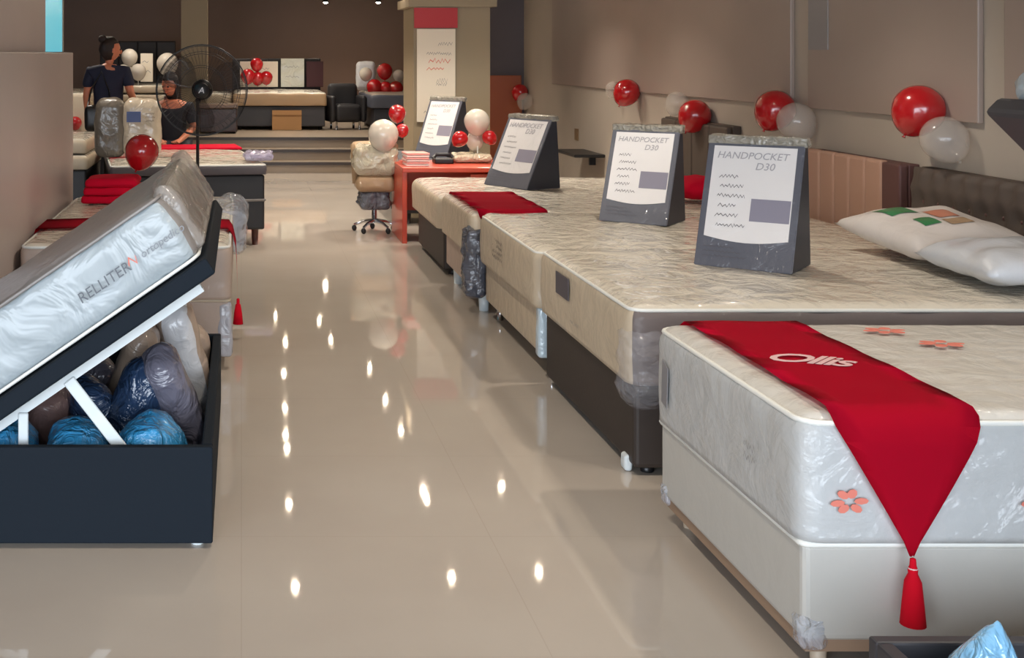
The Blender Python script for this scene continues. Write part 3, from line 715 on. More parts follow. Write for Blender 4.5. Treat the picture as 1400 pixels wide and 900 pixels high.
# --- second bed of the left row, behind the open one
L2x0, L2x1 = -1.09, -.05
b7 = bed_base('pinkish beige base behind the open storage bed, left row', L2x0 + .01, L2x1 - .01, 6.12, 8.18, .10, .345, M_base_pink, M_leg_dark, .025, trim=(.34, M_side_cream, .008))
m7 = mattress('cream mattress behind the open storage bed, under a red runner', L2x0, L2x1, 6.10, 8.2, .347, .62, M_quilt_cream, M_base_pink, M_base_pink, .05, M_piping, .004, (14, 22, 3), seed=51, puff=.004)
corner_protector(b7, .49, -1.0, .06, .33, mat('pale_corner', (196, 196, 204), .3, coat=.8, alpha=.8, bump=('film', 10, .6, .02)))
bm = BM(); rounded(bm, .42, .60, .15, .9, .02, .30, .06, (6, 14, 8), 0, .035, 61, fsc=7); obj('loose_film', bm, M_film, m7, True)
rn = thing('bed_runner', 'red runner across the mattress behind the open storage bed', 'bed runner', (-.57, 6.75, .629))
bm = BM(); rows = []
pathx = [(-.525, -.03, .2), (-.515, .002, .2), (-.3, .008, .2), (0, .009, .2), (.3, .008, .2), (.5, .002, .2), (.523, -.03, .19), (.54, -.10, .15), (.545, -.2, .09), (.548, -.30, .04), (.549, -.40, .006)]
for (x, z, w) in pathx: rows.append([bm.verts.new((x, w * s, z)) for s in (-1, -.5, 0, .5, 1)])
for A, B in zip(rows[:-1], rows[1:]):
    for k in range(4): bm.faces.new((A[k], B[k], B[k + 1], A[k + 1]))
bmesh.ops.solidify(bm, geom=bm.faces[:], thickness=.004); obj('runner_cloth', bm, M_red, rn, True)
bm = BM(); lathe(bm, [(0, 0), (.008, -.004), (.009, -.03), (.014, -.035), (.022, -.08), (.028, -.14), (0, -.142)], 14, loc=(.552, 0, -.40)); obj('tassel', bm, M_redlt, rn, True)
# red folded throw
rt = thing('folded_throw', 'folded red throw under the big red balloon, left row', 'throw', (-.80, 7.83, .63))
for k in range(3):
    bm = BM(); rounded(bm, -.19 + .015 * k, .19 - .02 * k, -.17, .17, .05 * k, .05 * k + .05, .02, (8, 8, 2), .012 if k == 2 else .004, .012, k * 3 + 2); obj('fold', bm, M_red, rt, True)

# --- balloons
def balloon(label, p, r, m, group=None, tilt=(0, 0, 0), stick=0):
    bm = BM(); prof = [(0, 1.0)]
    for k in range(1, 16):
        a = PI * k / 16; rr = math.sin(a); z = math.cos(a)
        if z < 0: rr *= (1 + .10 * z); z *= 1.16
        prof.append((rr, z))
    prof += [(.05, -1.17), (.03, -1.2), (.08, -1.27), (.0, -1.26)]
    lathe(bm, [(a * r, b * r) for a, b in prof], 24)
    bmesh.ops.recalc_face_normals(bm, faces=bm.faces[:])
    o = obj('balloon', bm, m, None, True, p); o.rotation_euler = tilt
    if stick:
        b2 = BM(); cyl(b2, (0, 0, -1.2 * r), (0, 0, -1.2 * r - stick), .006, 6); obj('balloon_stick', b2, M_piping, o)
    return tag(o, label, 'balloon', group)
def bal(label, px, py, rpx, Y, m, group=None, tilt=(0, 0, 0), stick=0):
    p = at(px, py, Y); return balloon(label, p, rpx * Y / F, m, group, tilt, stick)
G1 = 'balloon pairs taped to the right wall'
def wallbal(label, px, py, rpx, m, tilt=(0, .5, 0)):
    r = rpx
    # balloon touches the wall: centre X = XR - radius
    Y = XR * F / (px - CX + rpx); return bal(label, px, py, rpx, Y, m, G1, tilt)
wallbal('largest red wall balloon, above the salmon headboard', 1256, 150, 34, M_ball_red)
wallbal('pale clear balloon below the largest red wall balloon', 1291, 190, 31, M_ball_clear, (0, -.6, 0))
wallbal('red wall balloon above the nearest price sign', 1060, 150, 27, M_ball_red)
wallbal('pale clear balloon beside the red one above the nearest price sign', 1089, 166, 26, M_ball_clear, (0, -.6, 0))
wallbal('red wall balloon between the two nearest price signs', 950, 158, 22, M_ball_red)
wallbal('small pale balloon left of the red one between the front price signs', 926, 141, 16, M_ball_clear)
wallbal('red wall balloon above the middle price sign', 857, 126, 18, M_ball_red)
wallbal('small pale balloon left of the red one above the middle price sign', 839, 122, 11, M_ball_clear)
wallbal('red wall balloon farthest along, above the sideways price sign', 711, 126, 11, M_ball_red)
wallbal('pale balloon in front of the farthest red wall balloon', 718, 138, 11, M_ball_clear)
bal('big glossy red balloon in front of the white wrapped pillow, left row', 194, 207, 23.5, 7.95, M_ball_red, None, (0, .3, 0))
G2 = 'balloons of the orange desk cluster'
bal('round cream balloon on top of the desk cluster', 652, 166, 17.5, 10.75, M_ball_white, G2)
bal('red balloon at the left of the desk cluster', 629, 190, 11, 10.7, M_ball_red, G2, (0, .8, 0))
bal('red balloon at the right of the desk cluster', 669, 188, 10, 10.7, M_ball_red, G2, (0, -.8, 0))
bal('cream balloon low in the middle of the desk cluster', 649, 193, 12, 10.8, M_ball_white, G2)
G3 = 'balloons above the wrapped tub chair'
bal('red balloon above the wrapped chair in the aisle', 543, 155, 12, 10.95, M_ball_red, G3)
bal('smaller red balloon right of the wrapped chair top', 550, 178, 9, 10.8, M_ball_red, G3)
bal('big cream balloon resting on the wrapped chair', 524, 184, 21, 10.75, M_ball_white, G3)
G4 = 'balloons on the far right platform bed'
for k, (x, y, r, lab) in enumerate(((526, 97, 11, 'top red balloon of the cluster on the far right platform bed'), (512, 119, 11, 'left red balloon of the far right platform bed cluster'),
                                   (527, 121, 10, 'middle red balloon of the far right platform bed cluster'), (541, 121, 10.5, 'right red balloon of the far right platform bed cluster'))):
    bal(lab, x, y, r, 19.3, M_ball_red, G4)
bal('cream balloon left of the red cluster on the platform', 500, 101, 9, 19.45, M_ball_white, G4, stick=.25); bal('cream balloon right of the red cluster on the platform', 545, 103, 8, 19.6, M_ball_white, G4, stick=.25)
G5 = 'red balloons in front of the white boards'
for (x, y, r, lab) in ((351, 88, 9, 'top red balloon before the white boards'), (339, 104, 10, 'left red balloon before the white boards'), (352, 107, 9, 'middle red balloon before the white boards'), (364, 106, 9, 'right red balloon before the white boards')):
    bal(lab, x, y, r, 20.2, M_ball_red, G5)
G6 = 'white balloons behind the standing shopper'
for (x, y, r, Y, lab) in ((177, 78, 11.5, 17.6, 'topmost white balloon right of the standing shopper'), (189, 98, 11, 17.5, 'white balloon low beside the square white board'), (171, 98, 11, 17.6, 'white balloon just right of the shopper shoulder'), (229, 87, 15, 17.5, 'large pale balloon above the seated shopper')):
    bal(lab, x, y, r, Y, M_ball_white, G6, stick=.35)
bal('small red balloon at the edge of the partition, far left', 103, 168, 9, 13.9, M_ball_red, None)

# --- bed by the fan (left row, farther), slightly turned
piv = (.19, 10.1); rz = math.radians(8)
b8 = bed_base('black base with pale trim lines, beyond the open storage bed', -1.05, .19, 10.1, 12.1, .13, .575, M_base_black, M_leg_dark, .03, rotz=rz, pivot=piv, trim=(.37, M_piping_g, .012))
mattress('cream mattress on the black base, left of the aisle', -1.06, .20, 10.08, 12.1, .577, .665, M_quilt_cream, M_print_dark, M_print_dark, .03, M_piping, .004, (14, 18, 3), rotz=rz, pivot=piv, seed=71)
r8 = thing('bed_runner', 'red runner at the far end of the black based bed', 'bed runner', (piv[0], piv[1], .672), rz)
bxo('runner_cloth', -1.25, .02, 1.45, 1.93, 0, .018, M_red, r8, bevel=.006)
lf = thing('plastic_wrap', 'crumpled lavender plastic wrap at the corner of the black based bed', 'plastic wrap', (.12, 10.28, .672))
bm = BM(); rounded(bm, -.1, .14, -.15, .2, .01, .075, .03, (10, 10, 3), 0, .02, 5, fsc=16); obj('wrap', bm, M_lavender, lf, True)
# pillows standing on that bed
def stand_pillow(label, x, y, z, w, h, th, m, seed, tag_m=None):
    t = thing('standing_pillow', label, 'pillow', (x, y, z))
    bm = BM(); rounded(bm, -w / 2, w / 2, -th / 2, th / 2, 0.004, h, th * .42, (10, 4, 10), .012, .012, seed); obj('pillow_body', bm, m, t, True)
    return t
sp1 = stand_pillow('dark grey film wrapped pillow standing in front of the shopper', -1.12, 10.62, .67, .25, .50, .16, mat('film_darkgrey', (104, 96, 86), .3, coat=.5, bump=('film', 7, .7, .02)), 3)
sp2 = stand_pillow('white wrapped pillow with a blue label standing beside the grey one', -.85, 10.62, .67, .32, .50, .18, mat('wrap_cream', (190, 176, 156), .3, coat=.7, coat_rough=.08, bump=('film', 8, .7, .02)), 6)
bxo('blue_label', -.12, .0, -.108, -.095, .31, .40, mat('label_blue', (70, 84, 130), .5), sp2); bm = BM()
Mw = frame((.07, -.112, .33), (1, 0, 0), (0, 0, 1))
for k in range(3): scribble(bm, Mw, -.03, .05, .05 - .03 * k, .008, .004, k)
obj('lettering', bm, M_print_dark, sp2)
# left-most far beds
b9 = bed_base('black base just past the partition, far left', -2.9, -1.36, 10.9, 12.0, .08, .54, M_base_black, M_black, .03)
mattress('lower cream mattress stacked on the far left black base', -2.9, -1.35, 10.88, 12.0, .542, .67, M_quilt_cream, M_side_cream, M_side_cream, .04, None, .006, (10, 8, 2), seed=81)
mattress('upper cream mattress stacked on the far left black base', -2.9, -1.36, 10.9, 12.0, .684, .81, M_quilt_cream, M_side_cream, M_side_cream, .04, None, .006, (10, 8, 2), seed=84)
bed_base('beige base behind the far left mattress stack', -3.2, -1.72, 14.0, 15.9, .05, .55, M_side_cream, M_black, .03)
mattress('beige mattress behind the standing shopper, far left', -3.2, -1.70, 13.98, 15.9, .552, 1.12, M_quilt_cream, M_side_cream, M_side_cream, .05, None, .006, (10, 10, 2), seed=88)

# --- pedestal fan
fx, fy, fz = -.275, 8.62, 1.305
fn = thing('pedestal_fan', 'black pedestal fan with a round wire guard, left of the aisle', 'fan', (fx, fy, 0))
bm = BM(); lathe(bm, [(0, 0), (.20, 0), (.20, .015), (.16, .03), (.03, .05), (.018, .07), (0, .07)], 28, loc=(-.03, .06, 0)); obj('fan_base', bm, M_black, fn, True)
bm = BM(); cyl(bm, (-.03, .06, .05), (-.03, .06, fz - .07), .012, 10); cyl(bm, (-.03, .06, .05), (-.03, .06, .75), .017, 10); obj('pole', bm, M_black, fn, True)
My = frame((0, 0, fz), (1, 0, 0), (0, 0, 1)) @ Matrix.Identity(4)   # local z points to -Y
bm = BM(); lathe(bm, [(0, -.19), (.05, -.18), (.075, -.12), (.07, -.06), (0, -.05)], 18, M=My); cyl(bm, (-.03, .06, fz - .08), (0, .10, fz), .02, 8); obj('motor_housing', bm, M_black, fn, True)
bm = BM(); R0 = .315
for ring, (rr, zz) in enumerate(((R0, 0), (R0 * .97, .03), (R0 * .8, .055), (R0 * .55, .07), (R0, -.02), (R0 * .85, -.06), (R0 * .5, -.085))):
    tube(bm, [My @ Vector((rr * math.cos(2 * PI * k / 40), rr * math.sin(2 * PI * k / 40), zz)) for k in range(40)], .002 if ring else .005, 5, closed=True)
o = obj('guard_rings', bm, M_black, fn, True)
bm = BM()
for k in range(60):
    a = 2 * PI * k / 60; c, s = math.cos(a + .25), math.sin(a + .25); c0, s0 = math.cos(a), math.sin(a)
    tube(bm, [My @ Vector(p) for p in ((.05 * c0, .05 * s0, .078), (.17 * math.cos(a + .12), .17 * math.sin(a + .12), .07), (.26 * math.cos(a + .2), .26 * math.sin(a + .2), .05), (R0 * c, R0 * s, 0))], .0009, 4)
    tube(bm, [My @ Vector(p) for p in ((.07 * c0, .07 * s0, -.09), (.2 * c0, .2 * s0, -.08), (.28 * c0, .28 * s0, -.055), (R0 * c0, R0 * s0, -.01))], .0009, 4)
o = obj('guard_wires', bm, M_black, fn); o['kind'] = 'stuff'
bm = BM(); lathe(bm, [(0, .08), (.052, .08), (.055, .085), (.05, .095), (0, .098)], 22, M=My); obj('hub_cap', bm, M_black, fn, True)
text_obj('lettering', 'A', .06, mat('logo_pale', (190, 180, 176), .4), My @ Matrix.Translation((0, 0, .0985)), fn, shear=.2)
for k in range(3):
    bm = BM(); a0 = k * 2 * PI / 3 + .4; G = []
    for i in range(7):
        rr = .045 + (.245) * i / 6; hw = (.25 + .55 * math.sin(PI * min(1, (i + 1) / 8))) ; row = []
        for j in range(6):
            a = a0 + hw * (j / 5 - .5) * 1.5; row.append(bm.verts.new(My @ Vector((rr * math.cos(a), rr * math.sin(a), -.035 + .05 * (j / 5)))))
        G.append(row)
    for i in range(6):
        for j in range(5): bm.faces.new((G[i][j], G[i + 1][j], G[i + 1][j + 1], G[i][j + 1]))
    bmesh.ops.solidify(bm, geom=bm.faces[:], thickness=.003); obj('fan_blade', bm, M_smoke, fn, True)

# --- orange desk with small goods
dk = thing('desk', 'orange red desk between the fifth bed and the wrapped chair', 'desk', (1.76, 10.6, 0))
bxo('desk_top', -.44, .52, -.42, .34, .585, .625, M_orange, dk, bevel=.006); bxo('side_panel', -.44, -.40, -.40, .32, 0, .585, M_orange, dk, bevel=.004); bxo('side_panel', .47, .51, -.40, .32, 0, .585, M_orange, dk, bevel=.004)
bxo('modesty_panel', -.40, .47, .2, .23, .2, .585, M_orange, dk); bxo('drawer_front', .12, .46, -.40, -.38, .40, .57, M_orange, dk, bevel=.004)
pk = thing('paper_stack', 'stack of pink and white leaflets on the orange desk', 'papers', (1.46, 10.45, .626))
for k in range(6): bxo('leaflet_bundle', -.09, .10, -.12 + .003 * k, .12, .018 * k, .018 * k + .014, M_paper_pink if k % 2 else mat('paper_white', (232, 214, 206), .7), pk, M=Matrix.Rotation(.04 * (k % 3), 4, 'Z'))
tr = thing('gift_tray', 'cream wrapped tray under the desk balloons', 'tray', (1.98, 10.72, .626)); bm = BM(); rounded(bm, -.16, .16, -.13, .13, .004, .075, .03, (8, 8, 3), 0, .015, 2, fsc=16); obj('wrapped_tray', bm, mat('cream_wrap', (214, 200, 172), .25, coat=1, bump=('film', 14, 1, .03)), tr, True)
bm = BM(); cyl(bm, (.06, .02, .07), (.06, .02, .22), .006, 6); obj('balloon_stick', bm, M_piping, tr)
bk = thing('desk_telephone', 'small dark telephone at the left end of the orange desk top', 'telephone', (1.72, 10.62, .626))
bxo('phone_body', -.08, .08, -.09, .09, 0, .04, M_black, bk, bevel=.01); bm = BM(); tube(bm, [(-.08, -.03, .05), (-.06, -.03, .075), (.06, -.03, .075), (.08, -.03, .05)], .016, 8); obj('handset', bm, M_black, bk, True)
dl = thing('wooden_panel', 'orange brown upright wooden panel leaning by the dark wall', 'panel', (3.2, 15.2, 0))
Mlean = Matrix.Rotation(math.radians(-4), 4, 'X')
bxo('board', -.17, .24, -.02, .02, 0, 1.30, M_door_or, dl, bevel=.006, M=Mlean); bxo('edge_strip', -.21, -.17, -.025, .025, 0, 1.31, mat('edge_maroon', (84, 34, 24), .5), dl, M=Mlean)

# --- wrapped tub chair on a metal pedestal
ch = thing('tub_chair', 'cream and tan plastic wrapped tub chair on a metal star base', 'chair', (1.165, 10.9, 0)); ch.scale = (.82, .82, 1.0)
bm = BM(); rounded(bm, -.20, .20, -.2, .2, .36, .50, .05, (8, 8, 3), .01, .014, 3, fsc=10); obj('seat', bm, M_tan, ch, True)
bm = BM(); k0 = 20; prof = []
for i in range(k0 + 1):
    a = PI * .02 + PI * .96 * i / k0; prof.append((a, .21))
ro = []
for (a, r_) in prof:
    ro.append([bm.verts.new((rr * math.cos(a), rr * math.sin(a) * .95 - .02, z)) for rr, z in ((.17, .42), (.20, .74), (.225, .785), (.255, .76), (.235, .42))])
for A, B in zip(ro[:-1], ro[1:]):
    for k in range(5): bm.faces.new((A[k], A[(k + 1) % 5], B[(k + 1) % 5], B[k]))
bm.faces.new(ro[0][::-1]); bm.faces.new(ro[-1]); obj('backrest', bm, M_tan, ch, True)
bm = BM(); rounded(bm, -.235, .235, -.24, .2, .50, .76, .09, (10, 10, 5), 0, .03, 8, fsc=9); obj('plastic_wrap', bm, mat('cream_film', (206, 196, 172), .2, coat=1, coat_rough=.05, alpha=.8, bump=('film', 9, 1, .03)), ch, True)
bm = BM(); cyl(bm, (0, 0, .37), (0, 0, .08), .028, 12); obj('gas_column', bm, M_chrome, ch, True)
for k in range(5):
    a = 2 * PI * k / 5 + .3; bm = BM(); tube(bm, [(0, 0, .10), (.13 * math.cos(a), .13 * math.sin(a), .085), (.22 * math.cos(a), .22 * math.sin(a), .055)], .018, 8, r2=.012)
    lg = obj('leg', bm, M_chrome, ch, True); bm = BM(); lathe(bm, [(0, -.015), (.026, -.015), (.026, .015), (0, .015)], 12, M=Matrix.Translation((.22 * math.cos(a), .22 * math.sin(a), .026)) @ Matrix.Rotation(PI / 2, 4, 'X')); obj('caster', bm, M_black, lg, True)
bm = BM(); rounded(bm, -.17, .16, -.17, .12, .20, .36, .05, (8, 8, 5), 0, .035, 12, fsc=12); obj('loose_film', bm, MATS['slate_film'], ch, True)

# ------------------------------------------------------------------ platform beds
def hboard(label, x0, x1, y, z0, z1, m, panels=4):
    t = thing('headboard', label, 'headboard', ((x0 + x1) / 2, y, z0)); w = x1 - x0
    bxo('back_board', -w / 2, w / 2, 0, .05, 0, z1 - z0, m, t, bevel=.01)
    for k in range(panels): bxo('channel_panel', -w / 2 + w * k / panels + .004, -w / 2 + w * (k + 1) / panels - .004, -.04, 0, .0, z1 - z0 - .01, m, t, bevel=.012)
    return t
bed_base('dark grey base of the middle platform bed with a cardboard tag', -.10, 1.26, 18.7, 20.6, PZ + .05, PZ + .36, mat('base_graphite', (58, 56, 58), .5), M_black, .03)
mm = mattress('glittering cream mattress of the middle platform bed', -.12, 1.28, 18.66, 20.6, PZ + .362, PZ + .56, M_quilt_cream, M_tan, M_tan, .04, None, .01, (14, 12, 2), seed=91)
cb = thing('cardboard_tag', 'brown cardboard sheet leaning on the middle platform bed', 'cardboard', (.68, 18.60, PZ)); bxo('sheet', -.22, .22, -.0, .02, 0.005, .30, M_cardboard, cb); bxo('fold_flap', -.22, .22, -.015, 0, .23, .30, M_cardboard, cb)
hboard('long dark headboard of the middle platform bed', -.15, 1.32, 20.7, PZ, 1.49, mat('hb_black', (34, 28, 28), .6), 5)
def board(label, px0, px1, py0, py1, Y, m, mark=True):
    a, b = at(px0, py1, Y), at(px1, py0, Y); t = thing('display_board', label, 'board', ((a.x + b.x) / 2, Y, a.z)); w = b.x - a.x; h = b.z - a.z
    bxo('board_sheet', -w / 2, w / 2, 0, .03, 0, h, m, t, bevel=.006)
    if mark:
        bm = BM(); Mb = frame((0, -.001, 0), (1, 0, 0), (0, 0, 1)); scribble(bm, Mb, -w * .35, w * .3, h * .7, .02, .008, 3, .03); scribble(bm, Mb, -w * .3, w * .35, h * .35, .02, .008, 4, .03); obj('lettering', bm, M_print_grey, t)
    else: bxo('top_rail', -w / 2, w / 2, -.01, .03, h - .03, h, m, t)
    return t
board('white board behind the red balloons on the platform', 328, 380, 84, 119, 20.45, M_poster)
board('glittering white board right of the red balloons', 384, 416, 80, 119, 20.4, mat('film_board', (196, 196, 180), .25, coat=.9, bump=('film', 5, .8, .05)))
board('dark maroon board right of the white boards', 419, 442, 84, 119, 20.4, M_maroon, False)
# platform box at left of it
bxs = thing('storage_ottoman', 'low dark brown box at the platform edge below the fan guard', 'ottoman', (-.33, 18.1, PZ))
bxo('ottoman_body', -.27, .27, -.3, .3, .02, .36, mat('ottoman_brown', (60, 44, 44), .4, coat=.4, bump=('noise', 10, .4, .02)), bxs, bevel=.02); bxo('ottoman_lid', -.28, .28, -.31, .31, .36, .42, mat('ottoman_top', (120, 98, 84), .4, coat=.4), bxs, bevel=.015)
sl = mattress('pale striped mattress beyond the brown box on the platform', -.62, -.16, 19.6, 20.6, PZ + .35, PZ + .52, M_quilt_cream, M_side_cream, M_side_cream, .04, None, .006, (6, 8, 2))
bed_base('grey base beyond the brown box on the platform', -.62, -.16, 19.6, 20.6, PZ + .03, PZ + .345, mat('base_taupe', (96, 80, 74), .5), M_black, .03)
# black armchairs between the two platform beds
def armchair(label, x, y, rz, m):
    t = thing('armchair', label, 'armchair', (x, y, PZ), rz)
    bm = BM(); rounded(bm, -.22, .22, -.25, .22, .12, .40, .06, (6, 6, 3), .01, .006, 1); obj('seat', bm, m, t, True)
    bm = BM(); rounded(bm, -.26, .26, .16, .30, .12, .72, .06, (6, 3, 6), .01, .006, 2); obj('backrest', bm, m, t, True)
    for s in (-1, 1):
        bm = BM(); rounded(bm, s * .27 - .05, s * .27 + .05, -.26, .24, .12, .54, .045, (3, 6, 4), 0, .005, 3); obj('armrest', bm, m, t, True)
    for (a, b) in ((-.2, -.2), (.2, -.2), (-.2, .22), (.2, .22)):
        bm = BM(); cyl(bm, (a, b, .13), (a, b, 0), .02, 8); obj('leg', bm, M_chrome, t, True)
    t.scale = (.88, .9, .95)
    return t
armchair('black armchair just right of the middle platform bed', 1.58, 18.9, .15, M_base_black)
bed_base('dark base of the right platform bed near the column', 1.95, 3.2 - .25, 18.3, 20.2, PZ + .05, PZ + .34, mat('base_night', (36, 38, 46), .5), M_chrome, .03)
mattress('grey covered mattress of the right platform bed', 1.90, 2.97, 18.27, 20.2, PZ + .342, PZ + .55, mat('cover_grey', (134, 122, 108), .6, coat=.4, bump=('noise', 10, .4, .02)), mat('cover_slate', (72, 76, 88), .5), MATS['cover_slate'], .05, None, .01, (10, 12, 2), seed=95)
wb = stand_pillow('white wrapped pillow standing left of the red platform balloons', 1.97, 19.7, PZ + .56, .30, .46, .14, M_white_roll, 22)
# left platform bed with black headboard
hboard('wide black headboard behind the white balloons, far left', -2.15, -1.0, 18.9, PZ, 1.76, MATS['hb_black'], 4)
bed_base('black base under the mattress stack before the wide black headboard', -2.15, -1.0, 17.4, 18.8, PZ + .03, PZ + .34, M_base_black, M_black, .03)
for k in range(3): mattress(('lowest', 'middle', 'top')[k] + ' thin cream mattress of the stack before the wide black headboard', -2.15, -1.0, 17.4, 18.8, PZ + .345 + .125 * k, PZ + .345 + .125 * k + .105, M_quilt_cream, M_side_cream, M_side_cream, .03, None, .004, (8, 8, 2), seed=97 + k)
board('square white board between the white balloons', 192, 209, 73, 112, 17.7, M_poster)

# ------------------------------------------------------------------ people
def skin_mesh(verts, edges, radii, sub=2):
    me = bpy.data.meshes.new('skel'); me.from_pydata([Vector(v) for v in verts], edges, []); ob = bpy.data.objects.new('skel', me); COL.objects.link(ob)
    md = ob.modifiers.new('s', 'SKIN'); md.use_smooth_shade = True
    for i, sv in enumerate(me.skin_vertices[0].data):
        r_ = radii[i]; sv.radius = (r_, r_) if not isinstance(r_, tuple) else r_; sv.use_root = (i == 0)
    md2 = ob.modifiers.new('u', 'SUBSURF'); md2.levels = sub; md2.render_levels = sub
    dg = bpy.context.evaluated_depsgraph_get(); out = bpy.data.meshes.new_from_object(ob.evaluated_get(dg)); bpy.data.objects.remove(ob, do_unlink=True)
    for p in out.polygons: p.use_smooth = True
    return out
def put(name, me, m, parent):
    me.materials.clear(); me.materials.append(m); o = bpy.data.objects.new(name, me); COL.objects.link(o); o.parent = parent; return o
def hand(V, Ed, R, wrist, d, side):
    """five separate curled fingers from the palm; d = pointing direction, side = thumb side"""
    d = Vector(d).normalized(); s = Vector(side).normalized(); n = d.cross(s).normalized(); w = Vector(V[wrist])
    palm = len(V); V.append(tuple(w + d * .06)); R.append(.024); Ed.append((wrist, palm))
    for k, ln in enumerate((.06, .072, .066, .05)):
        b = len(V); base = w + d * .085 + s * (.027 - .018 * k)
        V += [tuple(base), tuple(base + d * ln * .55 - n * .008), tuple(base + d * ln * .9 - n * .03)]; R += [.0095, .0085, .007]
        Ed += [(palm, b), (b, b + 1), (b + 1, b + 2)]
    b = len(V); V += [tuple(w + d * .03 + s * .035), tuple(w + d * .065 + s * .055)]; R += [.011, .009]; Ed += [(palm, b), (b, b + 1)]
def head_mesh(bm, c, yaw, pitch=0):
    M = Matrix.Translation(c) @ Matrix.Rotation(yaw, 4, 'Z') @ Matrix.Rotation(pitch, 4, 'X')      # face looks to local -Y
    v0 = bmesh.ops.create_uvsphere(bm, u_segments=20, v_segments=16, radius=1)['verts']
    for v in v0:
        x, y, z = v.co; w = 1 - .22 * max(0, -z) ; v.co = M @ Vector((x * .075 * w, y * .095 * (1 - .1 * max(0, -z)), z * .115))
    for (p, s) in (((0, -.098, -.01), (.013, .018, .024)), ((.077, 0, -.005), (.01, .018, .03)), ((-.077, 0, -.005), (.01, .018, .03)), ((0, -.085, -.052), (.026, .012, .006))):
        for v in bmesh.ops.create_uvsphere(bm, u_segments=8, v_segments=6, radius=1)['verts']: v.co = M @ (Vector((v.co.x * s[0], v.co.y * s[1], v.co.z * s[2])) + Vector(p))
    return M
def eyes(M, parent):
    for s in (-1, 1):
        bm = BM()
        for v in bmesh.ops.create_uvsphere(bm, u_segments=8, v_segments=6, radius=.011)['verts']: v.co = M @ (v.co + Vector((s * .03, -.083, .012)))
        obj('eye', bm, M_black, parent, True)
def hair(M, parent, bun=True, long_=False):
    bm = BM(); vs = bmesh.ops.create_uvsphere(bm, u_segments=24, v_segments=18, radius=1)['verts']
    for v in vs:
        x, y, z = v.co
        if y < -.25 and z < .45: y = -.25 + (y + .25) * .1
        zz = z * .128 + .012
        if z < -.2 and long_: zz -= .10 * (-z - .2)
        v.co = M @ (Vector((x * .088, y * .108 + .012, zz)) * 1.0 + Vector((0, .008, 0)))
        v.co += Vector((noise.noise(v.co * 20), noise.noise(v.co * 20 + Vector((5, 0, 0))), noise.noise(v.co * 20 + Vector((0, 9, 0))))) * .010
    if bun:
        for v in bmesh.ops.create_uvsphere(bm, u_segments=12, v_segments=8, radius=.045)['verts']: v.co = M @ (v.co + Vector((0, .10, .10)))
    obj('hair', bm, M_hair, parent, True)
# standing shopper: seen from behind-left, face turned to the right
p1 = thing('person', 'standing person in a navy T-shirt with dark hair, black bag at the hip', 'person', (-1.36, 12.72, 0), math.radians(0))
V = [(0, 0, .93), (0, .0, 1.08), (0, -.0, 1.25), (0, .0, 1.38), (0.01, -.0, 1.46), (.02, -.01, 1.53),
     (-.17, 0, 1.37), (-.225, .0, 1.13), (-.20, -.10, .92), (.17, .0, 1.37), (.235, -.04, 1.15), (.30, -.22, 1.06),
     (-.09, 0, .86), (-.10, 0, .48), (-.10, .03, .09), (-.11, -.10, .035), (.09, 0, .86), (.11, -.02, .48), (.11, .03, .09), (.12, -.10, .035)]
Ed = [(0, 1), (1, 2), (2, 3), (3, 4), (4, 5), (3, 6), (6, 7), (7, 8), (3, 9), (9, 10), (10, 11), (0, 12), (12, 13), (13, 14), (14, 15), (0, 16), (16, 17), (17, 18), (18, 19)]
R = [(.145, .10), (.13, .09), (.15, .10), (.11, .08), .048, .048, .06, .042, .028, .06, .042, .028, .085, .055, .038, .03, .085, .055, .038, .03]
hand(V, Ed, R, 8, (.1, -.2, -1), (0, -1, 0)); hand(V, Ed, R, 11, (.4, -1, -.1), (-1, 0, .2))
me = skin_mesh(V, Ed, R); bm = BM(); bm.from_mesh(me); HM = head_mesh(bm, (.03, -.01, 1.60), math.radians(108), .1); body = obj('body', bm, M_skin, p1, True); eyes(HM, p1); hair(HM, p1)
idx = [0, 1, 2, 3, 6, 9]
V2 = [(0, 0, .90), (0, 0, 1.08), (0, 0, 1.26), (0, 0, 1.385), (-.175, 0, 1.375), (-.222, 0, 1.20), (.175, 0, 1.375), (.225, -.03, 1.21), (0.005, 0, 1.45)]
me = skin_mesh(V2, [(0, 1), (1, 2), (2, 3), (3, 4), (4, 5), (3, 6), (6, 7), (3, 8)], [(.17, .125), (.16, .115), (.175, .12), (.135, .10), .075, .062, .075, .062, .06]); put('t_shirt', me, M_navy, p1)
V3 = [(0, 0, .96), (-.09, 0, .84), (-.10, 0, .48), (-.10, .03, .08), (.09, 0, .84), (.11, -.02, .48), (.11, .03, .08)]
me = skin_mesh(V3, [(0, 1), (1, 2), (2, 3), (0, 4), (4, 5), (5, 6)], [(.165, .115), .105, .072, .058, .105, .072, .058]); put('trousers', me, M_darkcloth, p1)
for s in (-.105, .115): bxo('shoe', s - .045, s + .045, -.17, .09, 0, .075, M_black, p1, bevel=.025, seg=3)
bg = thing('shoulder_bag', 'black shoulder bag with a pale tag at the hip of the standing shopper', 'bag', (-1.44, 12.50, .78))
bm = BM(); rounded(bm, -.13, .13, -.05, .05, 0, .26, .04, (6, 3, 5), .01, .008, 3); obj('bag_body', bm, M_black, bg, True)
bm = BM(); tube(bm, [(-.11, 0, .24), (-.08, .1, .42), (0.02, .12, .60), (.10, .1, .40), (.11, 0, .24)], .010, 6); obj('strap', bm, M_black, bg, True)
bxo('tag', .0, .10, -.068, -.058, .10, .20, mat('tag_pale', (150, 130, 132), .5), bg, bevel=.004)
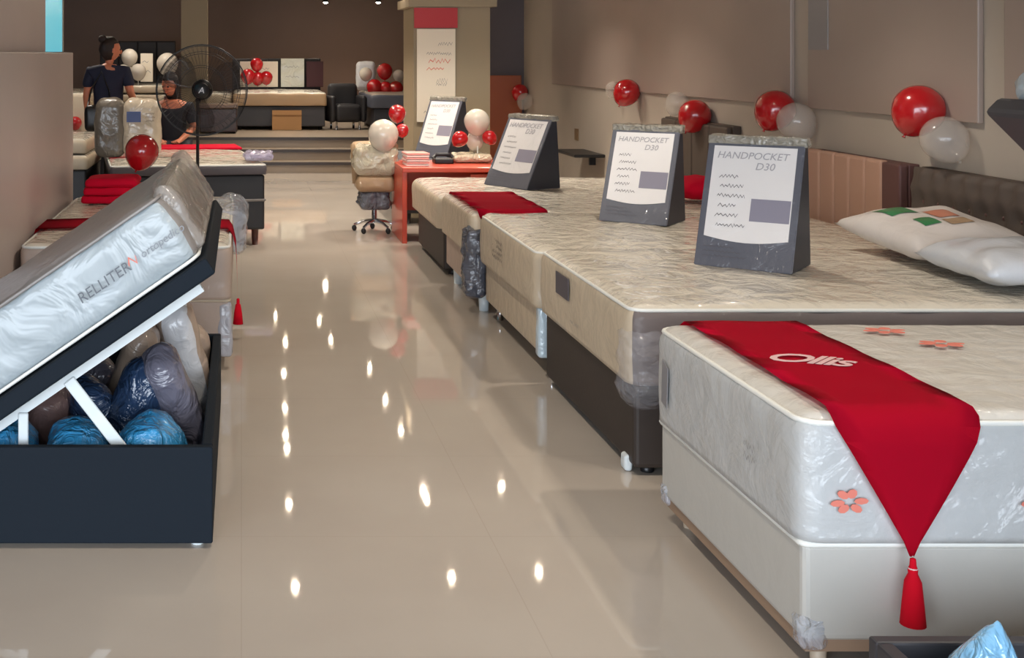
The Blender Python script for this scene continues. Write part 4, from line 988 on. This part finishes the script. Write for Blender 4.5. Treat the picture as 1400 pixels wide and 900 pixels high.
# seated shopper on a stool behind the bed
stl = thing('stool', 'dark stool under the seated shopper', 'stool', (-.72, 12.95, 0))
bm = BM(); lathe(bm, [(0, .42), (.18, .42), (.19, .45), (.18, .475), (0, .48)], 20); obj('seat', bm, M_black, stl, True)
for k in range(4):
    a = PI / 4 + k * PI / 2; bm = BM(); cyl(bm, (.13 * math.cos(a), .13 * math.sin(a), .43), (.19 * math.cos(a), .19 * math.sin(a), 0), .014, 8); obj('leg', bm, M_black, stl)
p2 = thing('person', 'seated person in dark clothes with brown hair, behind the fan', 'person', (-.72, 12.95, 0))
V = [(0, 0, .57), (0, -.02, .74), (0, -.05, .92), (0, -.06, 1.02), (-.01, -.07, 1.09), (-.015, -.08, 1.14),
     (-.17, -.05, 1.01), (-.23, -.10, .80), (-.12, -.26, .68), (.17, -.05, 1.01), (.23, -.10, .80), (.10, -.26, .68),
     (-.10, -.05, .56), (-.13, -.40, .55), (-.13, -.38, .09), (-.13, -.50, .04), (.10, -.05, .56), (.13, -.40, .55), (.13, -.38, .09), (.13, -.50, .04)]
R = [(.15, .11), (.13, .09), (.15, .10), (.11, .08), .048, .048, .058, .04, .028, .058, .04, .028, .085, .055, .038, .03, .085, .055, .038, .03]
Ed2 = [(0, 1), (1, 2), (2, 3), (3, 4), (4, 5), (3, 6), (6, 7), (7, 8), (3, 9), (9, 10), (10, 11), (0, 12), (12, 13), (13, 14), (14, 15), (0, 16), (16, 17), (17, 18), (18, 19)]
hand(V, Ed2, R, 8, (.5, -1, -.3), (1, .3, 0)); hand(V, Ed2, R, 11, (-.5, -1, -.3), (-1, .3, 0))
me = skin_mesh(V, Ed2, R); bm = BM(); bm.from_mesh(me); HM = head_mesh(bm, (-.02, -.11, 1.235), math.radians(-28), .3); obj('body', bm, M_skin, p2, True); eyes(HM, p2); hair(HM, p2, False, True)
me = skin_mesh([(0, 0, .56), (0, -.02, .74), (0, -.05, .92), (0, -.06, 1.02), (-.175, -.05, 1.01), (-.228, -.09, .82), (.175, -.05, 1.01), (.228, -.09, .82)],
               [(0, 1), (1, 2), (2, 3), (3, 4), (4, 5), (3, 6), (6, 7)], [(.175, .13), (.16, .115), (.175, .12), (.13, .10), .075, .06, .075, .06]); put('shirt', me, M_darkcloth, p2)
me = skin_mesh([(0, 0, .58), (-.10, -.05, .565), (-.13, -.40, .555), (-.13, -.38, .10), (.10, -.05, .565), (.13, -.40, .555), (.13, -.38, .10)], [(0, 1), (1, 2), (2, 3), (0, 4), (4, 5), (5, 6)], [(.165, .12), .105, .075, .06, .105, .075, .06]); put('trousers', me, M_jeans, p2)
for s in (-.13, .13): bxo('shoe', s - .045, s + .045, -.56, -.31, 0, .08, M_black, p2, bevel=.025, seg=3)
